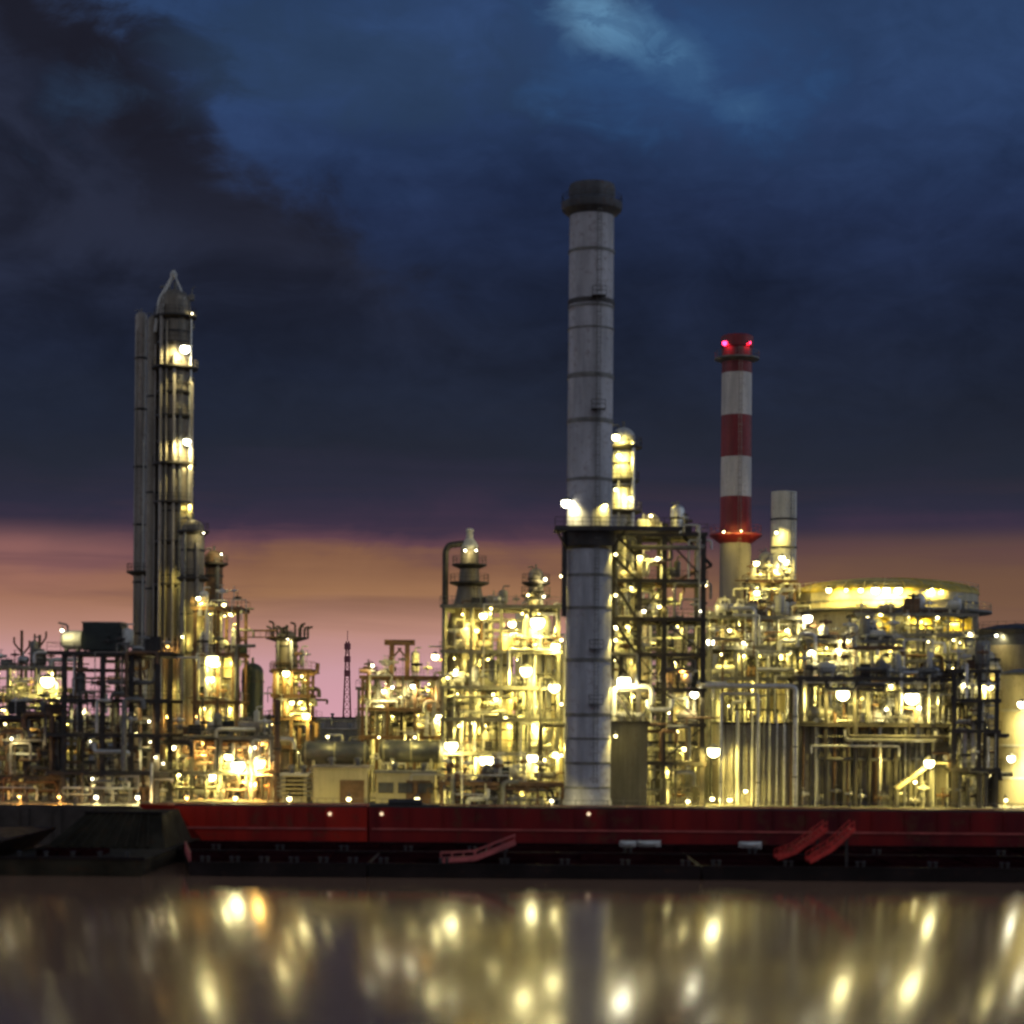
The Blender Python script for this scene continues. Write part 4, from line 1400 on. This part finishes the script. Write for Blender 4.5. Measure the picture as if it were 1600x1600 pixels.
# long racks in the background that close the view between the units
frame('pipe_rack', 'long background pipe rack behind the left units', 'steel structure', [-60, 10, 80, 150, 220, 290, 360, 430, 490], 318, 8, [1120, 1155, 1190], M_STEEL, npipe=98, ndrum=16, nunder=5, seed=161, vert=.35, under_w=420)
frame('pipe_rack', 'long background pipe rack behind the bright scaffold', 'steel structure', [560, 620, 690, 760, 830, 900, 960], 310, 8, [1075, 1120, 1165], M_STEEL, npipe=98, ndrum=19, nunder=5, seed=171, vert=.4, under_w=560)
frame('pipe_rack', 'long background pipe rack behind the stair tower and machinery deck', 'steel structure', [980, 1050, 1120, 1190, 1260], 300, 8, [990, 1040, 1100], M_STEEL, npipe=98, ndrum=19, nunder=4, seed=181, vert=.4, under_w=620)
frame('pipe_rack', 'low ground rack crossing in front of the bright scaffold', 'steel structure', [690, 740, 790, 840, 880], 247, 4, [1222], M_BROWN, npipe=90, ndrum=16, nunder=4, seed=191, vert=.5, under_w=420)


def quay_railing():
    t = thing('quay_railing', 'thin steel railing running along the quay edge in front of the plant', 'railing', (0, 238, GZ))
    for x0 in range(-90, 90, 12):
        b = MB()
        for h in (.55, 1.1):
            b.bar((x0, 238, GZ + h), (x0 + 11.9, 238, GZ + h), .07)
        for i in range(7):
            b.bar((x0 + i * 1.98, 238, GZ), (x0 + i * 1.98, 238, GZ + 1.1), .09)
        b.build('rail_section', M_STEEL, t)


quay_railing()
# ================================================================== QUAY LAMPS
def quay_lamp(label, px, py, r, kind='y', Y=239.5):
    x, z = W(px, py, Y)
    z = max(z, GZ + 1.0)
    t = thing('quay_lamp', label, 'lamp', (x, Y, GZ), 'low lamps along the quay edge')
    b = MB()
    b.bar((x, Y + 0.65, GZ), (x, Y + 0.65, z + r * 0.021 + 0.5), 0.14)
    b.box(x - .25, x + .25, Y + .4, Y + .9, GZ, GZ + .15)
    b.build('post', M_STEEL, t)
    lamp_at(t, x, Y, z, r * 0.021, kind, 620 * (r / 10) ** 1.3)


quay_lamp('low white quay lamp above the middle of the dark olive barge', 150, 1254, 12, 'w')
quay_lamp('low white quay lamp above the right end of the dark olive barge', 215, 1254, 12, 'w')
quay_lamp('small orange quay lamp near the left picture edge', 30, 1246, 8, 'o')
quay_lamp('orange quay lamp between the olive barge and the bright pump bay', 292, 1252, 11, 'o')
quay_lamp('faint orange quay lamp above the left half of the dark olive barge', 92, 1252, 9, 'o')
quay_lamp('quay lamp in front of the bright orange pump bay', 368, 1250, 12, 'y')
quay_lamp('quay lamp in front of the slatted switch room', 452, 1253, 13, 'y')
quay_lamp('added quay lamp that lights the cream pump house', 545, 1254, 12, 'y')  # added to brighten the house front
quay_lamp('bright quay lamp in front of the switch room with dark door', 652, 1250, 15, 'y')
quay_lamp('quay lamp just left of the tall chimney foot', 862, 1252, 9, 'w')
quay_lamp('quay lamp at the foot of the stair tower', 1075, 1252, 11, 'y')
quay_lamp('small quay lamp by the cream tank at the right edge', 1572, 1250, 9, 'y')


# ================================================================== BARGES
def hull_part(t, name, x0, x1, y0, y1, zb, zt, rake, m, skew=0.0):
    """raked flat-bottomed hull; skew moves the near side of the left end to the right"""
    lo = [(x0 + rake + skew, y0 + 1.0, zb), (x1 - rake, y0 + 1.0, zb), (x1 - rake, y1, zb), (x0 + rake, y1, zb)]
    hi = [(x0 + skew, y0, zt), (x1, y0, zt), (x1, y1, zt), (x0, y1, zt)]
    mid = [(x0 + rake * .35 + skew, y0, zb + (zt - zb) * .35), (x1 - rake * .35, y0, zb + (zt - zb) * .35), (x1 - rake * .35, y1, zb + (zt - zb) * .35), (x0 + rake * .35, y1, zb + (zt - zb) * .35)]
    b = MB()
    n = len(lo)
    b.v = lo + mid + hi
    for lv in (0, 1):
        for i in range(4):
            b.f.append((lv * n + i, lv * n + (i + 1) % 4, (lv + 1) * n + (i + 1) % 4, (lv + 1) * n + i))
    b.f.append((3, 2, 1, 0))
    b.f.append((8, 9, 10, 11))
    return b.build(name, m, t, 20)


def barge(label, x0, x1, y0, y1, zt, hull_m, deck_m, rake=0.35, skew=0.0, group='flat barges moored in front of the quay', seed=1):
    rng = random.Random(seed)
    t = thing('barge', label, 'barge', ((x0 + x1) / 2, (y0 + y1) / 2, 0), group)
    hull_part(t, 'hull', x0, x1, y0, y1, -1.0, zt, rake, hull_m, skew)
    d = MB()
    hi = [(x0 + skew + .15, y0 + .15), (x1 - .15, y0 + .15), (x1 - .15, y1 - .15), (x0 + .15, y1 - .15)]
    d.loft([(x, y, zt + .003) for x, y in hi], [(x, y, zt + .05) for x, y in hi])
    d.build('deck', deck_m, t)
    b = MB()
    cs = [(x0 + skew, y0), (x1, y0), (x1, y1), (x0, y1)]
    for i in (0, 2):
        a, c = cs[i], cs[(i + 1) % 4]
        b.bar((a[0], a[1], zt + .10), (c[0], c[1], zt + .10), 0.16, 0.24)
    b.build('rub_rail', hull_m, t)
    for i in range(6):
        x = x0 + skew + 1.5 + (x1 - x0 - skew - 3) * i / 5
        q = MB()
        for dx in (-.3, .3):
            q.lathe(x + dx, y0 + .9, [(.16, zt + .05), (.16, zt + .55), (.24, zt + .58), (.24, zt + .68), (.1, zt + .72)], 10)
        q.box(x - .6, x + .6, y0 + .7, y0 + 1.1, zt + .052, zt + .12)
        q.build('bollard', M_DARK, t)
    n = max(1, int((x1 - x0 - skew) / 9))
    for i in range(n):
        xa = x0 + skew + 2 + (x1 - x0 - skew - 4) * i / n
        xb = xa + (x1 - x0 - skew - 4) / n * .82
        q = MB()
        q.box(xa, xb, y0 + 4, y1 - 3, zt + .052, zt + .35)
        for j in range(4):
            x = xa + (xb - xa) * (j + .5) / 4
            q.box(x - .1, x + .1, y0 + 4.02, y1 - 3.02, zt + .352, zt + .42)
        q.build('hatch_cover', deck_m, t)
    return t


def fleet():
    X = lambda px, Y: W(px, 1330, Y)[0]
    # dark olive hopper barge: low sides and a high sloping hopper coaming
    Y = 191.0
    xa, xb = X(-6, Y), X(226, Y)
    zt = W(110, 1270, 212)[1]
    t = thing('barge', 'dark olive hopper barge with high sloping coaming at lower left', 'barge', ((xa + xb) / 2, Y + 16, 0))
    hull_part(t, 'hull', xa, xb, Y, 225.0, -1.0, 1.7, 1.0, M_HULLO)
    zd = 1.7
    MB().loft([(xa + 1.0, 206.5, zd + .003), (xb - .8, 206.5, zd + .003), (xb - .8, 224, zd + .003), (xa + 1.0, 224, zd + .003)],
              [(xa + 4.5, 211, zt), (xb - 2.0, 211, zt), (xb - 2.0, 222, zt), (xa + 4.5, 222, zt)]).build('hopper', M_HULLO, t, 20)
    b = MB()
    b.bar((xa, Y - .02, zd + .1), (xb, Y - .02, zd + .1), .24, .3)
    b.bar((xa + 4.4, 210.9, zt + .1), (xb - 1.9, 210.9, zt + .1), .3, .26)
    b.build('rub_rail', M_HULLB, t)
    for i in range(9):
        f = (i + .5) / 9
        x = xa + 2 + (xb - xa - 4) * f
        x2 = xa + 5 + (xb - xa - 8) * f
        MB().bar((x, 206.3, zd + .1), (x2, 210.85, zt - .05), .22, .3).build('coaming_rib', M_HULLO, t)
    for i in range(3):
        xh = xa + 3 + (xb - xa - 8) * i / 3
        q = MB()
        q.box(xh, xh + (xb - xa - 8) / 3 * .85, Y + 4, Y + 9, zd + .003, zd + .5)
        q.bar((xh, Y + 3.95, zd + .6), (xh + (xb - xa - 8) / 3 * .85, Y + 3.95, zd + .6), .12)
        q.build('deck_hatch', M_DECK, t)
    for i in range(5):
        x = xa + 2 + (xb - xa - 4) * i / 4
        MB().lathe(x, Y + 1.1, [(.2, zd), (.2, zd + .5), (.3, zd + .55), (.3, zd + .66), (.1, zd + .7)], 10).build('bollard', M_DARK, t)
    # neighbour cut off by the left edge
    xa2 = X(-260, 192)
    t = thing('barge', 'black barge end cut off by the left edge', 'barge', (xa2, 194, 0))
    zt2 = W(0, 1300, 205)[1]
    xe = X(-10, 192)
    MB().loft([(xa2, 193, -1), (xe - 4, 193, -1), (xe - 4, 214, -1), (xa2, 214, -1)], [(xa2, 192, zt2), (xe + 1.0, 192, zt2), (xe + 1.0, 215, zt2), (xa2, 215, zt2)]).build('hull', M_HULLB, t, 20)
    MB().bar((xa2, 191.98, zt2 + .1), (xe + 1, 191.98, zt2 + .1), .24, .3).build('rub_rail', M_DARK, t)
    # low flat barges in two ranks
    z = 1.25
    barge('low maroon-decked barge with slanted rails at its left end, next to the olive barge', X(236, 190), X(571.5, 190), 192, 209, z, M_HULLB, M_DECK, skew=3.4, seed=3)
    bl = next(o for o in COL.objects if o.get('label', '').startswith('low maroon-decked'))
    x0_ = X(236, 190)
    br = MB()
    for zz in (.55, 1.05):
        br.bar((x0_ + 3.5, 192.2, z + zz), (x0_ + .2, 208.8, z + zz), .14)
    for i in range(9):
        f = i / 8
        br.bar((x0_ + 3.5 - 3.3 * f, 192.2 + 16.6 * f, z), (x0_ + 3.5 - 3.3 * f, 192.2 + 16.6 * f, z + 1.05), .1)
    br.build('bow_rail', mat('gangway_pink', (.42, .09, .09), .5), bl)
    barge('low black flat barge carrying a bent red gangway below the tall chimney', X(572.5, 190), X(1099.5, 190), 192.2, 209, z, M_HULLB, M_DECK, seed=4)
    barge('low black flat barge carrying two red ramps at lower right', X(1100.5, 190), X(1720, 190), 192.1, 209, z, M_HULLB, M_DECK, seed=5)
    barge('rear flat barge tucked between the front barges and the left part of the red ship', X(228, 215), X(760, 215), 209.6, 224.5, z, M_HULLB, M_DECK, seed=6)
    barge('rear flat barge tucked between the front barges and the right part of the red ship', X(766, 215), X(1760, 215), 209.8, 224.5, z, M_HULLB, M_DECK, seed=7)
    # two long cargo ships end to end behind the flat barges, left hull's glow painted
    Y = 226.0
    zt = W(800, 1263, Y)[1]
    mp_ = mat('rub_rail_pink', (.38, .07, .06), .5)
    for label, p0, p1, hm, ns in (('red cargo ship hull with painted glow and raked bow, left of the two moored along the quay', 205, 574, M_HULLR, 9),
                                  ('very long dark maroon cargo ship hull on the right, moored along the quay', 574, 1790, M_HULLM, 24)):
        xa, xb = W(p0, 1268, Y)[0], W(p1, 1272, Y)[0]
        t = thing('cargo_ship', label, 'ship', ((xa + xb) / 2, Y + 4, 0))
        bow = 1.0 if p0 < 300 else 0.03
        zs = [-1, 0.6, zt - 1.7, zt]
        off = [5.5 * bow, 4.2 * bow, 1.3 * bow, 0.0]
        b = MB()
        for zz, o in zip(zs, off):
            b.v += [(xa + o, Y + 4, zz), (xa + o + 5 * bow, Y, zz), (xb, Y, zz), (xb, Y + 8.5, zz), (xa + o + 5 * bow, Y + 8.5, zz)]
        for l in range(3):
            for i in range(5):
                b.f.append((l * 5 + i, l * 5 + (i + 1) % 5, l * 5 + 5 + (i + 1) % 5, l * 5 + 5 + i))
        b.f.append((4, 3, 2, 1, 0))
        b.f.append((15, 16, 17, 18, 19))
        b.build('hull', hm, t, 20)
        b = MB()
        b.bar((xa + 4.8 * bow + .4, Y - .08, zt - 2.55), (xb - .05, Y - .08, zt - 2.55), .2, .22)
        b.build('rub_rail', mp_, t)
        b = MB()
        b.bar((xa + 5 * bow + .1, Y + .1, zt + .08), (xb - .05, Y + .1, zt + .08), .22, .18)
        b.build('gunwale', M_DARK, t)
        for i in range(ns):
            x = xa + 8 * bow + 1 + (xb - xa - 12 * bow - 2) * i / (ns - 1)
            q = MB()
            q.box(x - .07, x + .07, Y - .14, Y - .003, zt - 2.4, zt - .05)
            q.build('fender_strake', hm, t)
    # short dark winch on the gunwale
    x = W(632, 1266, Y)[0]
    q = MB()
    q.box(x - 4.2, x + 4.2, Y + .4, Y + 1.6, zt + .003, zt + .3)
    q.lathe(x - 2, Y + 1, [(.1, 0), (.4, .05), (.4, 4), (.1, 4.05)], 14, zt + .55, 'x')
    q.build('winch', M_DARK, t)
    for px in (515, 596, 920):
        lx, lz = W(px, 1272, Y - .6)
        MB().ball((lx, Y - .3, lz), .22, 10, 6).build('porthole_light', emis('lens_dim', (1, .72, .45), 1.3), t)

    # gangways and ramps on the decks
    def gangway(label, pts, w, m, ys, group=None):
        q = [W(px, py, ys) for px, py in pts]
        t = thing('gangway', label, 'gangway', (q[0][0], ys, 1.3), group)
        for yo in (-w / 2, w / 2):
            b = MB()
            for p, r_ in zip(q, q[1:]):
                b.bar((p[0], ys + yo, p[1]), (r_[0], ys + yo, r_[1]), .24, .42)
            b.build('stringer', m, t)
        b = MB()
        for p, r_ in zip(q, q[1:]):
            n = max(4, int(math.hypot(r_[0] - p[0], r_[1] - p[1]) / .5))
            for i in range(n):
                f = (i + .5) / n
                x, zz = p[0] + (r_[0] - p[0]) * f, p[1] + (r_[1] - p[1]) * f
                b.box(x - .2, x + .2, ys - w / 2 + .085, ys + w / 2 - .085, zz - .05, zz + .03)
        b.build('treads', m, t)
        for yo in (-w / 2, w / 2):
            b = MB()
            for p, r_ in zip(q, q[1:]):
                b.bar((p[0], ys + yo, p[1] + .75), (r_[0], ys + yo, r_[1] + .75), .09)
                for f in (.02, .34, .67, .98):
                    x, zz = p[0] + (r_[0] - p[0]) * f, p[1] + (r_[1] - p[1]) * f
                    b.bar((x, ys + yo, zz), (x, ys + yo, zz + .75), .08)
            b.build('handrail', m, t)
        x, zz = q[-1]
        x -= (q[-1][0] - q[-2][0]) * .25
        zz -= (q[-1][1] - q[-2][1]) * .25
        MB().bar((x, ys, 1.3), (x, ys, zz), .25).build('prop', M_DARK, t)
    gangway('red ramp, the left one of the slanted pair on the lower right barge', [(1212, 1340), (1240, 1330), (1290, 1294)], 2.4, M_GANG, 197, 'red ramps on the decks')
    gangway('brighter red ramp, the right one of the slanted pair on the lower right barge', [(1262, 1345), (1296, 1326), (1332, 1293)], 2.6, M_GANG, 193.5, 'red ramps on the decks')
    gangway('bent pale-red gangway lying flat then rising, below the tall chimney', [(688, 1344), (742, 1341), (805, 1316)], 1.6, mat('gangway_pink', (.42, .09, .09), .5), 194, 'red ramps on the decks')

    def dinghy(label, px, py, L, Y, zd=1.32):
        x = W(px, py, Y)[0]
        t = thing('dinghy', label, 'boat', (x, Y, zd), 'small pale boats stowed on the barge decks')
        st = [(-.5, .05, .9), (-.38, .75, .75), (-.1, 1.0, .65), (.2, .95, .68), (.42, .6, .8), (.5, .08, 1.0)]
        b = MB()
        for f, w, s in st:
            xx = x + f * L
            b.v += [(xx, Y - .8 * w, zd + s), (xx, Y - .55 * w, zd + .3), (xx, Y, zd + .1), (xx, Y + .55 * w, zd + .3), (xx, Y + .8 * w, zd + s)]
        for i in range(5):
            for j in range(4):
                b.f.append((i * 5 + j, i * 5 + j + 1, i * 5 + 6 + j, i * 5 + 5 + j))
        b.build('hull', M_WHITE, t, 60)
        b = MB()
        for f, w, s in st:
            xx = x + f * L
            b.v += [(xx, Y - .82 * w, zd + s + .005), (xx, Y - .4 * w, zd + s + .3 * w), (xx, Y + .4 * w, zd + s + .3 * w), (xx, Y + .82 * w, zd + s + .005)]
        for i in range(5):
            for j in range(3):
                b.f.append((i * 4 + j, i * 4 + j + 1, i * 4 + 5 + j, i * 4 + 4 + j))
        b.build('cover', M_PALE, t, 60)
        b = MB()
        for f in (-.25, .25):
            b.box(x + f * L - .1, x + f * L + .1, Y - .7, Y + .7, zd - .02, zd + .34)
        b.build('cradle', M_DARK, t)
    dinghy('small pale covered boat on the deck, left of the close pair', 981, 1310, 1.9, 217)
    dinghy('longer pale covered boat on the deck, right of the close pair', 1013, 1306, 2.8, 217.5)
    dinghy('lone pale covered boat on the deck left of the two red ramps', 1172, 1307, 2.6, 217)


fleet()
